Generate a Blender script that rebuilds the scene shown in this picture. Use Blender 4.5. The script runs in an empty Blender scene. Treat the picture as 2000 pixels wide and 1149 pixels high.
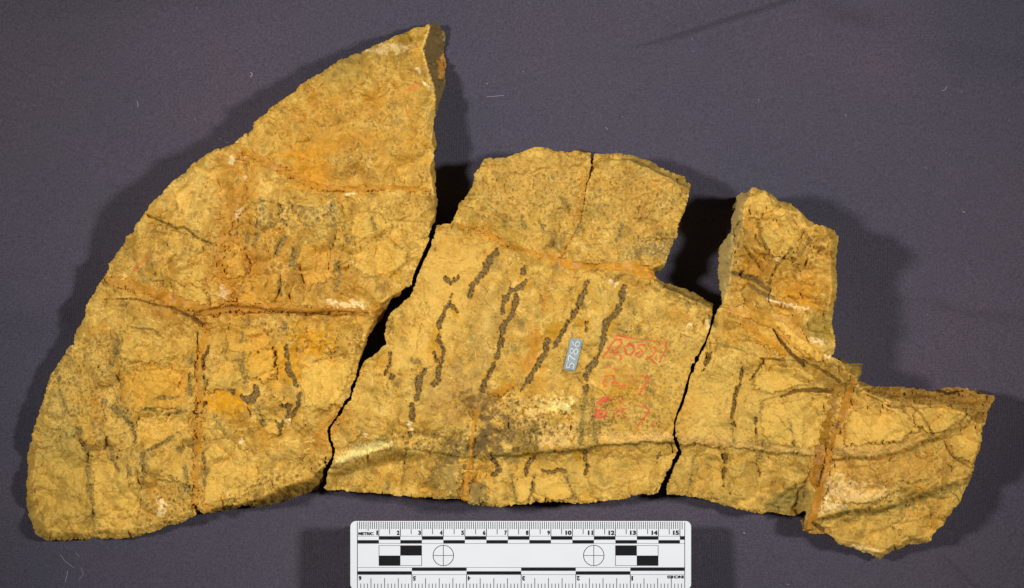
import bpy, math
import numpy as np
from mathutils import Vector

# ------------------------------------------------------------------ camera, world, lamps, exposure
scene = bpy.context.scene
COL = scene.collection
D = 1.0                                   # camera height above the cloth (metres)
S0 = (1 / 4210.0) * D / (D - 0.022)       # metres per photograph pixel on the cloth
CX, CY = 1000.0, 574.5

cam_d = bpy.data.cameras.new('camera')
cam = bpy.data.objects.new('camera', cam_d)
COL.objects.link(cam)
cam.location = (0, 0, D)
cam_d.sensor_width = 36
cam_d.lens = 36 * D / (2000 * S0)
cam_d.clip_start = 0.01
cam_d.clip_end = 20
scene.camera = cam

world = bpy.data.worlds.new('World')
scene.world = world
world.use_nodes = True
bg = world.node_tree.nodes['Background']
bg.inputs['Color'].default_value = (0.62, 0.68, 0.80, 1)
bg.inputs['Strength'].default_value = 0.035

def lamp(name, loc, target, power, size, color):
    l = bpy.data.lights.new(name, 'SPOT')
    l.shadow_soft_size = size / 2; l.energy = power; l.color = color
    l.spot_size = math.radians(46); l.spot_blend = 1.0
    o = bpy.data.objects.new(name, l); COL.objects.link(o)
    o.location = loc
    d = Vector(target) - Vector(loc)
    o.rotation_euler = d.to_track_quat('-Z', 'Y').to_euler()
    return o
lamp('copy_stand_lamp', (-0.88, 0.13, 0.88), (0.25, 0.0, 0), 50.0, 0.15, (1.0, 0.975, 0.95))
lamp('copy_stand_lamp', (0.90, 0.13, 0.88), (-0.24, 0.0, 0), 50.0, 0.15, (1.0, 0.985, 0.97))

scene.view_settings.view_transform = 'Standard'
scene.view_settings.look = 'None'
scene.view_settings.exposure = 0
scene.view_settings.gamma = 1
scene.render.engine = 'CYCLES'

# ------------------------------------------------------------------ numeric helpers
G = 1.25
NX, NY = int(2000 / G) + 2, int(1150 / G) + 2
rng = np.random.default_rng(7)
YY, XX = np.meshgrid(np.arange(NY) * G, np.arange(NX) * G, indexing='ij')

def srgb(r, g, b):
    c = np.array([r, g, b]) / 255.0
    return np.where(c <= 0.04045, c / 12.92, ((c + 0.055) / 1.055) ** 2.4)

def grf(scale, seed, width=0.55, ax=1.0, ay=1.0):
    """band-limited random field, unit deviation, features about `scale` px"""
    r = np.random.default_rng(seed)
    P = (960, 1620)
    f = np.fft.rfft2(r.standard_normal(P))
    ky = np.fft.fftfreq(P[0], d=G)[:, None] * ay
    kx = np.fft.rfftfreq(P[1], d=G)[None, :] * ax
    k = np.sqrt(kx * kx + ky * ky) + 1e-9
    f *= np.exp(-(np.log(k * scale * 1.6) / width) ** 2)
    n = np.fft.irfft2(f, s=P)[:NY, :NX]
    return n / n.std()

def frac(scale, seed, oct=4, gain=0.55, **kw):
    t = 0; a = 1; s = 0
    for i in range(oct):
        t = t + a * grf(scale / 2 ** i, seed + 31 * i, 0.6, **kw); s += a * a; a *= gain
    return t / math.sqrt(s)

def bil(F, x, y):
    u = np.clip(x / G, 0, NX - 1.001); v = np.clip(y / G, 0, NY - 1.001)
    i = u.astype(int); j = v.astype(int); a = u - i; b = v - j
    return (F[j, i] * (1 - a) + F[j, i + 1] * a) * (1 - b) + (F[j + 1, i] * (1 - a) + F[j + 1, i + 1] * a) * b

def ss(a, b, x):
    t = np.clip((x - a) / (b - a), 0, 1)
    return t * t * (3 - 2 * t)

def worley(cell, seed, wx, wy, sx=1.0, sy=1.0):
    r = np.random.default_rng(seed)
    M = 512
    jx = r.random((M, M)); jy = r.random((M, M)); idv = r.random((M, M))
    u = (wx + 500) / (cell * sx); v = (wy + 500) / (cell * sy)
    iu = np.floor(u).astype(int); iv = np.floor(v).astype(int)
    f1 = np.full(u.shape, 9.0); f2 = f1.copy(); ident = np.zeros(u.shape)
    for a in (-1, 0, 1):
        for b in (-1, 0, 1):
            cu = (iu + a) % M; cv = (iv + b) % M
            d = np.hypot(iu + a + jx[cv, cu] - u, iv + b + jy[cv, cu] - v)
            n = d < f1
            f2 = np.where(n, f1, np.minimum(f2, d))
            ident = np.where(n, idv[cv, cu], ident)
            f1 = np.where(n, d, f1)
    return f1, f2, ident

def win(x0, y0, x1, y1):
    a = max(0, int(x0 / G)); b = min(NX, int(x1 / G) + 2)
    c = max(0, int(y0 / G)); d = min(NY, int(y1 / G) + 2)
    return slice(c, d), slice(a, b)

def line(pts, pad=20):
    """window, capsule distance (<0 inside), plain distance, side (+ = right hand/below when drawn left to right)"""
    p = np.array([(q[0], q[1], q[2] if len(q) > 2 else 0.0) for q in pts], float)
    m = p[:, 2].max() / 2 + pad
    w = win(p[:, 0].min() - m, p[:, 1].min() - m, p[:, 0].max() + m, p[:, 1].max() + m)
    x = XX[w]; y = YY[w]
    cap = np.full(x.shape, 1e9); dist = cap.copy(); side = np.zeros(x.shape); par = np.zeros(x.shape)
    L = 0.0
    for i in range(max(1, len(p) - 1)):
        a = p[i]; b = p[min(i + 1, len(p) - 1)]
        dx, dy = b[0] - a[0], b[1] - a[1]
        l2 = dx * dx + dy * dy + 1e-9
        t = np.clip(((x - a[0]) * dx + (y - a[1]) * dy) / l2, 0, 1)
        d = np.hypot(x - a[0] - t * dx, y - a[1] - t * dy)
        cap = np.minimum(cap, d - (a[2] + (b[2] - a[2]) * t) / 2)
        n = d < dist - 1e-6
        side = np.where(n, np.sign(dx * (y - a[1]) - dy * (x - a[0])), side)
        par = np.where(n, L + t * math.sqrt(l2), par)
        dist = np.where(n, d, dist)
        L += math.sqrt(l2)
    return w, cap, dist, side, par, L

def poly(pts, pad=20):
    """window and signed distance, positive inside"""
    p = np.array(pts, float)
    w = win(p[:, 0].min() - pad, p[:, 1].min() - pad, p[:, 0].max() + pad, p[:, 1].max() + pad)
    x = XX[w]; y = YY[w]
    dist = np.full(x.shape, 1e9); ins = np.zeros(x.shape, bool)
    n = len(p)
    for i in range(n):
        a = p[i]; b = p[(i + 1) % n]
        dx, dy = b - a
        t = np.clip(((x - a[0]) * dx + (y - a[1]) * dy) / (dx * dx + dy * dy + 1e-9), 0, 1)
        dist = np.minimum(dist, np.hypot(x - a[0] - t * dx, y - a[1] - t * dy))
        c = (a[1] > y) != (b[1] > y)
        if abs(dy) > 1e-9:
            ins ^= c & (x < dx * (y - a[1]) / dy + a[0])
    return w, np.where(ins, dist, -dist)

def idw(ctrl, k, power=2.4):
    num = 0; den = 0
    for c in ctrl:
        wgt = 1 / (((XX - c[0]) ** 2 + (YY - c[1]) ** 2 + 900) ** (power / 2))
        num = num + wgt * c[k]; den = den + wgt
    return num / den

# ------------------------------------------------------------------ noise fields shared by the stones
N45S = grf(45, 33); N200 = grf(200, 1); N90 = 1.3 * np.tanh(grf(90, 2) / 1.3); N45S = 1.5 * np.tanh(N45S / 1.5); N45 = frac(45, 3, 3); N20 = frac(20, 4, 4); N10 = frac(10, 5, 3); N5 = grf(5, 6)
N3 = grf(3.2, 7); M60 = frac(60, 8, 5); M30 = frac(30, 9, 5); M14 = frac(14, 10, 4); M7 = frac(7, 11, 3)
FIB = frac(7, 12, 3, ax=0.22, ay=1.0)                      # bone fibres running along the fossil
WX = XX + 6 * N20 + 2.0 * N10; WY = YY + 6 * grf(22, 14) + 2.0 * grf(9, 15)
C1a, C1b, C1i = worley(34, 21, WX, WY)
C2a, C2b, C2i = worley(9, 22, XX + 2 * N10, YY + 2 * grf(10, 16))
HGT = np.zeros((NY, NX))          # height in photograph pixels
ALB = np.zeros((NY, NX, 3))       # colour of the stone, with some slope and crack shade painted in
GLO = np.zeros((NY, NX))          # gloss: varnish and glue
FEAT = np.zeros((NY, NX), int)    # id of a vein or seam

# ------------------------------------------------------------------ traced outlines (photograph pixels)
OUT_A = [(851,46),(860,54),(869,65),(869,81),(866,96),(868,111),(872,125),(869,145),(870,167),(862,187),(855,212),(847,234),
 (847,251),(849,265),(854,284),(848,300),(849,332),(851,358),(854,384),(855,396),(852,416),(848,434),(840,452),(835,474),(826,493),(818,511),
 (810,528),(806,544),(804,556),(790,563),(780,577),(766,582),(758,597),(747,622),(733,637),(719,660),(711,682),(702,704),(695,736),(687,754),
 (681,777),(671,789),(660,809),(648,823),(640,837),(640,854),(646,872),(650,882),(646,894),(640,906),(631,920),(629,940),
 (621,956),(605,962),(584,969),(569,974),(543,982),(506,990),(470,988),(451,995),(423,1000),(399,1003),(389,997),(381,1009),
 (352,1020),(313,1033),(287,1042),(261,1049),(230,1053),(204,1051),(170,1054),(141,1054),(110,1057),(86,1053),(70,1042),(63,1025),
 (56,1007),(52,989),(52,950),(53,910),(55,884),(61,858),(68,830),(78,801),(90,764),(99,735),(112,711),(128,693),(128,683),
 (144,672),(146,654),(157,633),(166,617),(166,604),(177,581),(191,560),(206,539),(213,526),(213,516),(230,493),(244,475),
 (245,464),(261,451),(263,443),(282,420),(292,401),(318,375),(334,357),(350,347),(378,320),(407,298),(433,289),(459,281),
 (463,275),(470,269),(492,253),(497,240),(517,223),(539,203),(556,192),(578,178),(589,164),(612,150),(626,143),(656,122),
 (679,111),(706,102),(734,89),(765,75),(784,65),(807,57),(832,50)]
CR_AB = [(704,708),(697,737),(689,755),(683,778),(673,790),(662,810),(650,824),(643,838),(643,854),(649,872),(653,882),(649,895),(643,907),(636,922),(634,942)]
OUT_B = [(853,441),(882,437),(887,422),(898,398),(916,377),(921,366),(927,339),(936,329),(941,314),(951,309),(982,309),(1009,301),(1030,294),
 (1046,288),(1062,289),(1083,294),(1099,297),(1112,299),(1123,295),(1136,299),(1153,300),(1154,318),(1156,326),(1158,318),(1160,301),(1205,300),(1226,302),(1247,308),(1269,314),
 (1287,326),(1311,337),(1336,345),(1339,355),(1349,361),(1348,374),(1340,400),(1337,414),(1328,430),(1325,443),(1322,461),
 (1315,477),(1307,493),(1302,512),(1295,525),(1278,533),(1281,542),(1290,548),(1313,557),(1347,568),(1373,583),(1393,594),
 (1392,600),(1390,617),(1383,648),(1375,669),(1363,691),(1352,715),(1345,733),(1338,754),(1332,777),(1325,797),(1320,807),(1316,826),
 (1314,854),(1319,871),(1323,881),(1314,901),(1304,922),(1293,944),(1286,964),(1240,967),(1212,976),(1187,977),(1137,984),
 (1111,982),(1061,980),(1034,984),(1010,986),(985,990),(960,990),(933,987),(915,985),(905,976),(892,974),(867,974),(834,972),
 (797,970),(761,966),(738,963),(703,962),(670,958),(640,957),(632,953),(638,942),(640,923),(646,908),(652,895),(656,882),(652,871),(646,854),
 (646,839),(653,825),(665,811),(675,792),(686,779),(692,756),(700,738),(708,709),(721,701),(739,686),(753,673),(751,660),(753,639),
 (760,618),(768,606),(781,597),(791,588),(806,572),(810,560),(814,546),(825,518),(832,504),(840,486),(847,465)]
OUT_C = [(1411,595),(1408,572),(1403,537),(1403,511),(1406,482),(1419,463),(1429,447),(1429,427),(1437,411),(1438,385),(1447,377),
 (1459,374),(1472,367),(1485,369),(1504,379),(1517,390),(1543,398),(1562,411),(1575,429),(1595,438),(1630,450),(1637,463),
 (1635,485),(1633,517),(1635,550),(1633,582),(1628,608),(1624,627),(1627,646),(1632,665),(1630,688),(1625,696),(1640,704),
 (1656,711),(1681,719),(1684,727),(1674,744),(1692,750),(1703,755),(1731,757),(1763,755),(1788,759),(1824,765),(1835,759),
 (1867,757),(1888,759),(1913,769),(1942,773),(1943,779),(1928,807),(1924,827),(1918,835),(1918,857),(1916,875),(1908,893),
 (1901,914),(1899,928),(1885,957),(1874,982),(1856,1003),(1842,1025),(1820,1046),(1817,1057),(1806,1062),(1781,1062),
 (1753,1073),(1738,1080),(1728,1085),(1719,1092),(1706,1085),(1703,1082),(1678,1076),(1663,1069),(1635,1062),(1628,1050),
 (1615,1043),(1581,1042),(1569,1036),(1571,1017),(1576,998),(1560,1003),(1543,1009),(1510,1000),(1485,1003),(1447,996),(1405,985),
 (1372,973),(1338,968),(1302,965),(1304,945),(1313,925),(1322,903),(1331,882),(1328,870),(1320,853),(1320,827),(1325,810),
 (1335,789),(1343,766),(1349,737),(1357,718),(1368,695),(1379,674),(1387,652),(1395,626),(1399,606),(1404,600)]

# (x, y, height cm, rounding px at the rim)
CTRL = [(852,60,1.2,8),(850,150,1.5,6),(720,180,1.9,16),(800,300,2.1,9),(500,330,1.9,20),(340,390,1.8,22),(250,520,1.6,22),(400,600,1.65,16),
 (650,450,2.25,10),(700,600,2.25,8),(790,500,2.35,5),(150,760,1.25,22),(80,950,0.95,26),(110,1040,0.9,20),(300,900,1.5,20),(500,800,1.95,12),
 (600,860,2.0,6),(250,1030,1.0,16),(450,950,1.5,16),(600,945,1.55,10),(380,740,1.7,16),
 (880,470,2.3,6),(1100,400,2.4,9),(1300,400,2.3,12),(950,330,2.1,12),(1200,320,2.1,12),(900,700,2.5,5),(1200,700,2.55,5),(780,760,2.35,5),
 (1100,960,1.6,14),(750,940,1.35,10),(1000,940,1.7,12),(1260,930,1.9,8),(1370,640,2.3,5),(1250,560,2.3,12),(1060,830,2.5,8),(1290,800,2.45,5),
 (1500,450,3.1,14),(1600,500,3.1,12),(1430,520,2.9,16),(1610,650,2.6,10),(1450,660,2.35,7),(1400,800,2.3,5),(1550,800,2.45,8),(1490,960,1.5,12),
 (1400,940,1.8,8),(1676,728,2.7,8),(1700,850,2.35,10),(1850,800,2.35,12),(1930,790,2.1,8),(1760,940,2.1,12),(1880,930,2.0,12),(1720,1070,1.1,10),
 (1600,1020,1.7,6),(1800,1040,1.4,12)]
CM = 42.1 * (D / (D - 0.022)) / (D / (D - 0.022))
BASEH = idw(CTRL, 2) * CM
RIM = idw(CTRL, 3, 3.0)

SDF = {}
for key, out in (('A', OUT_A), ('B', OUT_B), ('C', OUT_C)):
    F = np.full((NY, NX), -99.0)
    w, s = poly(out, 30)
    # ragged rim, gentler on the close-fitting breaks
    F[w] = s + np.clip(0.45 * N10[w] + 0.15 * N5[w] + 0.9 * N20[w], -2.2, 1.4) * np.where(RIM[w] < 6, 0.45, 1.0) + 0.9 * (1 - ss(5.2, 6.6, RIM[w]))
    SDF[key] = F
INS = np.maximum(np.maximum(SDF['A'], SDF['B']), SDF['C'])

# ------------------------------------------------------------------ relief of the stone surface
rough = np.ones((NY, NX))
w, s = poly([(860,450),(1000,490),(1380,600),(1330,850),(1180,860),(1140,780),(960,740),(850,820),(690,800),(760,700)], 40)
rough[w] -= 0.45 * ss(-20, 25, s)
w, s = poly([(960,900),(1270,890),(1260,960),(970,975)], 40)
rough[w] -= 0.4 * ss(-20, 15, s)
w, s = poly([(1350,700),(1600,760),(1590,880),(1330,860)], 40)
rough[w] -= 0.45 * ss(-20, 20, s)
w, s = poly([(1420,380),(1620,450),(1620,620),(1420,580)], 40)
rough[w] += 0.45 * ss(-20, 15, s)
w, s = poly([(430,390),(740,380),(730,620),(430,610)], 40)
rough[w] += 0.3 * ss(-20, 25, s)
w, s = poly([(150,640),(380,700),(380,900),(130,900)], 40)
rough[w] += 0.25 * ss(-20, 25, s)

H = BASEH + rough * (7.5 * N90 + 4.2 * N45S + 3.2 * (np.sqrt(grf(38, 36, ax=0.8) ** 2 + 0.03) - 0.8) + 1.2 * (np.abs(grf(17, 37)) - 0.8) + 0.45 * grf(20, 34) + 0.10 * grf(10, 35) + 0.04 * N5)
# flaked steps: thin plates of surface broken away
FLK = []; EDG = []
for seed, sc, dep, lvs in ((41, 70, 1.5, (-0.6, 0.5)), (42, 34, 1.1, (0.2, 1.1)), (43, 100, 1.8, (-0.1, 0.9)), (44, 16, 0.5, (1.2,))):
    q = frac(sc, seed, 5, 0.42)
    for lv in lvs:
        m_ = ss(lv - 0.03, lv + 0.03, q)
        H -= dep * rough * m_; FLK.append(m_)
        EDG.append((1 - ss(0.012, 0.075, np.abs(q - lv))))
# hairline fissures along wandering cell borders, only where a field is high
crk = (C1b - C1a)
hair = (1 - ss(0.0, 0.055, crk)) * ss(0.2, 0.9, M60)
H -= 1.8 * hair
# tiny pits
pit = (1 - ss(0.16, 0.36, C2a)) * (C2i > 0.62) * ss(-0.1, 0.9, M30 + 0.4 * M60)
H -= 0.8 * pit
H += 0.5 * FIB * ss(0.2, 1.2, grf(90, 51))

# ------------------------------------------------------------------ colour of the stone surface
TAN = srgb(203, 164, 84); PALE = srgb(222, 186, 112); OCHRE = srgb(196, 142, 46); OLIVE = srgb(158, 132, 68)
BROWN = srgb(146, 106, 42); ORANGE = srgb(192, 134, 46); YELLOW = srgb(214, 154, 8); DARK = srgb(124, 98, 60); GREY = srgb(148, 128, 84)
BLUE = srgb(112, 116, 96); WHITE = srgb(232, 204, 168); RED = srgb(218, 92, 70); PEACH = srgb(196, 148, 66)
ALB[:] = srgb(207, 169, 88)

def paint(w, m, col, k=1.0):
    m = np.clip(m * k, 0, 1)[..., None]
    ALB[w] = ALB[w] * (1 - m) + np.asarray(col) * m
ALL = (slice(0, NY), slice(0, NX))
paint(ALL, ss(-0.8, 1.8, M60), OCHRE, 0.5)
paint(ALL, ss(0.1, 1.3, -M60 + 0.5 * N200), PALE, 0.45)
paint(ALL, ss(0.55, 0.95, M30), OLIVE, 0.26)
paint(ALL, ss(0.5, 1.0, frac(26, 71, 6, 0.62)), srgb(184, 136, 58), 0.30)
paint(ALL, ss(0.75, 1.1, frac(34, 72, 6, 0.62)), srgb(170, 140, 80), 0.38)
paint(ALL, ss(0.8, 1.2, frac(20, 73, 5, 0.6)), PALE, 0.42)
paint(ALL, FLK[0], srgb(190, 150, 66), 0.30)
paint(ALL, FLK[2] * ss(-0.4, 0.8, N45), OLIVE, 0.30)
paint(ALL, FLK[3], srgb(184, 140, 62), 0.30)
paint(ALL, FLK[6] * ss(-0.5, 0.5, M60), srgb(140, 112, 58), 0.45)
for n_, e_ in enumerate(EDG):
    paint(ALL, e_ * ss(-0.2, 0.8, grf(28, 300 + n_) + 0.4 * N5), srgb(132, 100, 44) if n_ % 2 else PALE, 0.5)
# fine pepper and dust, clustered
PEP = grf(3.4, 81) + 0.35 * N5
paint(ALL, ss(1.15, 1.75, PEP) * ss(-0.5, 0.9, frac(50, 82, 4)), srgb(124, 96, 46), 0.36)
paint(ALL, ss(1.2, 1.8, -PEP) * ss(-0.4, 1.0, frac(40, 83, 4)), PALE, 0.5)
paint(ALL, hair * ss(0.3, 1.0, M60), BROWN, 0.6)
paint(ALL, pit, DARK, 0.35)

def scatter(n, seed, kind, dens, lo=-0.4):
    """individual small marks on the stone: fissures, grooves, worn ridges, chipped patches, stains"""
    r = np.random.default_rng(seed); c = 0
    while c < n:
        x = r.uniform(50, 1945); y = r.uniform(40, 1090)
        j, i = int(y / G), int(x / G)
        if INS[j, i] < 3 or dens[j, i] + r.normal(0, 0.5) < lo: continue
        c += 1
        th = r.normal(0.05, 0.45) if r.random() < 0.55 else r.normal(1.85, 0.5)
        if kind in ('fissure', 'groove', 'ridge'):
            L_ = {'fissure': (8, 34), 'groove': (8, 26), 'ridge': (6, 26)}[kind]; ln = r.uniform(*L_)
            k = 5; cur = r.normal(0, 0.9) / k; pts = []; px_, py_ = x, y
            wd = {'fissure': r.uniform(.3, 1.3), 'groove': r.uniform(2.0, 5.0), 'ridge': r.uniform(.3, 1.5)}[kind]
            for q in range(k + 1):
                pts.append((px_, py_, wd * (0.35 + 0.65 * math.sin(math.pi * (q + 0.6) / (k + 1.2)))))
                px_ += ln / k * math.cos(th); py_ += ln / k * math.sin(th); th += cur + r.normal(0, 0.28)
            w, cap, d, sd, t, L = line(pts, 6)
            nz = 0.5 * N5[w] + 0.5 * N3[w]
            if kind == 'fissure':
                m = 1 - ss(-0.7, 0.9, cap + 0.4 * nz); H[w] -= 1.3 * m; paint(w, m, srgb(118, 90, 40), r.uniform(.45, 1.0))
                H[w] += 0.5 * np.exp(-((d - 2.5) / 1.5) ** 2) * (sd > 0)
            elif kind == 'groove':
                m = 1 - ss(-1, 0.9, cap + 0.9 * nz); H[w] -= 1.0 * m; paint(w, m, (GREY, OLIVE, srgb(150, 118, 58))[r.integers(3)], r.uniform(.3, .75))
                rim = np.exp(-((cap - 1.8) / 1.1) ** 2); H[w] += 0.5 * rim; paint(w, rim, PALE, 0.28)
            else:
                m = 1 - ss(-0.7, 0.9, cap + 0.5 * nz); H[w] += 0.6 * m; paint(w, m, srgb(234, 200, 126), r.uniform(.3, .85))
        else:
            rad = r.uniform(2.5, 8) if kind == 'patch' else r.uniform(5, 18)
            e = r.uniform(1, 2.2)
            w = win(x - 2.2 * rad * e, y - 2.2 * rad * e, x + 2.2 * rad * e, y + 2.2 * rad * e)
            dx = XX[w] - x; dy = YY[w] - y
            a = (dx * math.cos(th) + dy * math.sin(th)) / e; b = -dx * math.sin(th) + dy * math.cos(th)
            q = np.hypot(a, b) / rad
            if kind == 'patch':
                q = q + 0.28 * N10[w] + 0.12 * N5[w]
                m = 1 - ss(0.88, 1.04, q); H[w] -= r.uniform(-0.5, 1.2) * m
                paint(w, m, (GREY, srgb(158, 124, 64), srgb(180, 138, 58), PALE, srgb(140, 122, 82))[r.integers(5)], r.uniform(.25, .6))
                rim = np.exp(-((q - 1.1) / 0.1) ** 2); paint(w, rim, srgb(128, 98, 46), r.uniform(0, .5))
            else:
                m = 1 - ss(0.4, 1.3, q + 0.3 * M14[w]); paint(w, m, (ORANGE, OCHRE, srgb(206, 150, 40), OLIVE)[r.integers(4)], r.uniform(.2, .6))
D1 = frac(110, 91, 3); D2 = frac(110, 92, 3); D3 = frac(90, 93, 3)
scatter(420, 201, 'stain', D1)
scatter(520, 202, 'patch', D2, -0.1)
scatter(240, 203, 'groove', D2, 0.1)
scatter(560, 204, 'fissure', D3, -0.2)
scatter(900, 205, 'ridge', -D1, -0.4)

def zone(pts, col, k=0.6, soft=12, noise=7.0, glo=0.0, field=None, carve=0.0):
    f = M14 if field is None else field
    w, s = poly(pts, soft + 25)
    m = ss(-soft, soft * 0.7, s + 1.5 * noise * f[w] * 0.8 + 1.2 * N5[w]) * (0.78 + 0.22 * ss(-1, 0.6, N10[w]))
    paint(w, m, col, k)
    if glo: GLO[w] = np.maximum(GLO[w], m * glo)
    if carve:
        global H
        H[w] -= carve * m

def spots(pts, col, k, thr=0.5, field=None, soft=15):
    f = M7 if field is None else field
    w, s = poly(pts, 30)
    paint(w, ss(-soft, soft, s) * ss(thr, thr + 0.7, f[w]), col, k)

# broad tints
zone([(470,250),(850,60),(850,360),(640,370),(520,320)], OCHRE, 0.30, 30, 14, field=M30)
zone([(640,90),(800,60),(835,60),(800,110),(700,130)], OLIVE, 0.55, 12, 10)
zone([(600,150),(700,110),(740,150),(640,180)], OLIVE, 0.5, 14, 12)
zone([(720,95),(770,86),(800,88),(790,100),(740,102)], WHITE, 0.55, 5, 4)
zone([(765,72),(815,66),(825,78),(780,84)], srgb(160,120,20), 0.6, 6, 4)
zone([(560,215),(700,215),(760,330),(580,320)], ORANGE, 0.25, 30, 22, field=M30)
zone([(575,290),(640,290),(635,365),(570,350)], srgb(214,150,34), 0.6, 12, 9)
zone([(425,300),(480,290),(500,470),(540,590),(430,600),(415,470)], ORANGE, 0.62, 14, 12, 0.3)
zone([(400,480),(560,460),(740,540),(735,600),(420,608)], ORANGE, 0.38, 25, 18, 0.2, field=M30)
zone([(225,540),(300,560),(400,600),(470,640),(330,640),(270,600)], ORANGE, 0.5, 14, 11, 0.3)
zone([(440,640),(740,620),(700,720),(460,660)], OCHRE, 0.4, 20, 16)
zone([(570,645),(640,650),(648,690),(600,690)], YELLOW, 0.75, 7, 6, 0.2)
zone([(530,680),(580,680),(590,740),(545,740)], YELLOW, 0.8, 6, 5, 0.2)
zone([(405,785),(430,765),(470,770),(488,795),(450,810),(420,805)], YELLOW, 0.9, 5, 4, 0.25)
zone([(240,680),(380,690),(380,780),(250,790)], srgb(208,160,64), 0.4, 18, 14)
zone([(60,860),(250,860),(340,1000),(90,1050),(60,960)], srgb(196,160,80), 0.55, 30, 14, field=M30)
zone([(80,860),(140,840),(150,900),(90,900)], srgb(160,152,98), 0.45, 14, 14)
zone([(120,800),(170,790),(180,840),(130,850)], srgb(170,160,100), 0.4, 14, 12)
zone([(285,945),(330,960),(325,1015),(290,1010)], ORANGE, 0.5, 12, 10)
zone([(625,820),(650,825),(645,880),(612,880)], ORANGE, 0.8, 7, 6, 0.15)
zone([(660,790),(680,790),(670,830),(650,850),(648,835)], ORANGE, 0.7, 5, 4)
zone([(650,880),(690,870),(680,905),(655,905)], ORANGE, 0.4, 7, 5)
zone([(255,475),(285,470),(290,500),(262,510)], srgb(178,124,42), 0.6, 6, 5)
zone([(860,450),(960,470),(1000,520),(860,620),(820,560)], ORANGE, 0.25, 30, 20, field=M30)
zone([(820,740),(940,700),(960,800),(830,830)], srgb(176,138,78), 0.55, 24, 16, field=M30)
zone([(930,560),(1010,610),(960,720),(920,700)], srgb(168,138,84), 0.4, 20, 16)
zone([(940,320),(1130,300),(1130,400),(960,420)], srgb(190,150,84), 0.5, 20, 16, field=M30)
zone([(890,410),(1030,400),(1080,470),(1000,480),(900,435)], srgb(190,148,60), 0.45, 14, 12)
zone([(1180,320),(1330,350),(1310,480),(1180,490)], srgb(192,152,82), 0.4, 24, 16, field=M30)
zone([(1240,480),(1310,470),(1300,500),(1220,500)], BLUE, 0.55, 7, 9, field=M7)
zone([(1070,455),(1110,455),(1100,485),(1070,480)], srgb(120,100,70), 0.5, 5, 6)
zone([(920,860),(1000,800),(1020,870),(1000,880),(900,885)], srgb(112,88,62), 0.75, 12, 16, field=M30)
zone([(870,850),(950,850),(950,882),(870,880)], srgb(110,96,66), 0.6, 8, 9)
zone([(980,820),(1060,800),(1100,860),(1000,872)], srgb(140,112,66), 0.45, 10, 14)
zone([(900,775),(960,770),(970,800),(940,815)], srgb(120,88,56), 0.6, 8, 10)
zone([(840,905),(900,910),(900,960),(850,955)], srgb(138,120,72), 0.6, 10, 9)
zone([(915,940),(945,945),(950,975),(925,980)], srgb(130,112,78), 0.7, 5, 5)
zone([(1280,690),(1345,700),(1320,850),(1300,820)], srgb(204,160,72), 0.4, 12, 8)
zone([(1320,800),(1345,740),(1350,700),(1375,700),(1340,850)], ORANGE, 0.55, 6, 8)
zone([(1340,770),(1375,765),(1380,800),(1345,830),(1330,820)], ORANGE, 0.55, 5, 7)
zone([(1350,690),(1600,760),(1580,870),(1330,860)], srgb(204,168,92), 0.5, 24, 10, field=M30)
zone([(1330,890),(1590,900),(1500,980),(1310,955)], srgb(192,158,84), 0.5, 20, 10, field=M30)
zone([(1440,400),(1620,470),(1620,610),(1430,560)], srgb(186,136,54), 0.55, 24, 14, field=M30)
zone([(1440,480),(1520,490),(1540,560),(1440,540)], srgb(188,134,32), 0.45, 12, 12)
zone([(1530,560),(1600,560),(1590,600),(1520,590)], srgb(206,146,36), 0.7, 9, 10)
zone([(1405,400),(1445,380),(1455,470),(1420,560),(1403,540)], srgb(150,130,92), 0.5, 10, 8)
zone([(1490,450),(1530,450),(1530,480),(1500,485)], srgb(150,146,100), 0.6, 10, 8)
zone([(1650,790),(1780,800),(1850,830),(1760,870),(1640,880)], srgb(204,156,78), 0.5, 14, 10, field=M30)
zone([(1640,900),(1860,880),(1880,920),(1700,960),(1650,940)], srgb(190,140,66), 0.5, 18, 14, field=M30)
zone([(1620,930),(1700,960),(1740,970),(1650,985),(1600,960)], WHITE, 0.5, 10, 10)
zone([(1598,1005),(1612,975),(1640,975),(1650,985),(1610,1006)], srgb(240,206,160), 0.8, 5, 4)
zone([(1640,1005),(1850,960),(1830,1030),(1720,1080),(1650,1060)], srgb(198,158,80), 0.55, 20, 10, field=M30)
zone([(1670,752),(1760,758),(1900,765),(1920,820),(1880,800),(1820,792),(1750,790),(1690,770)], srgb(140,96,28), 0.72, 8, 9, 0.35)
zone([(1870,760),(1910,772),(1900,790),(1865,775)], srgb(196,150,84), 0.6, 6, 6)

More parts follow.
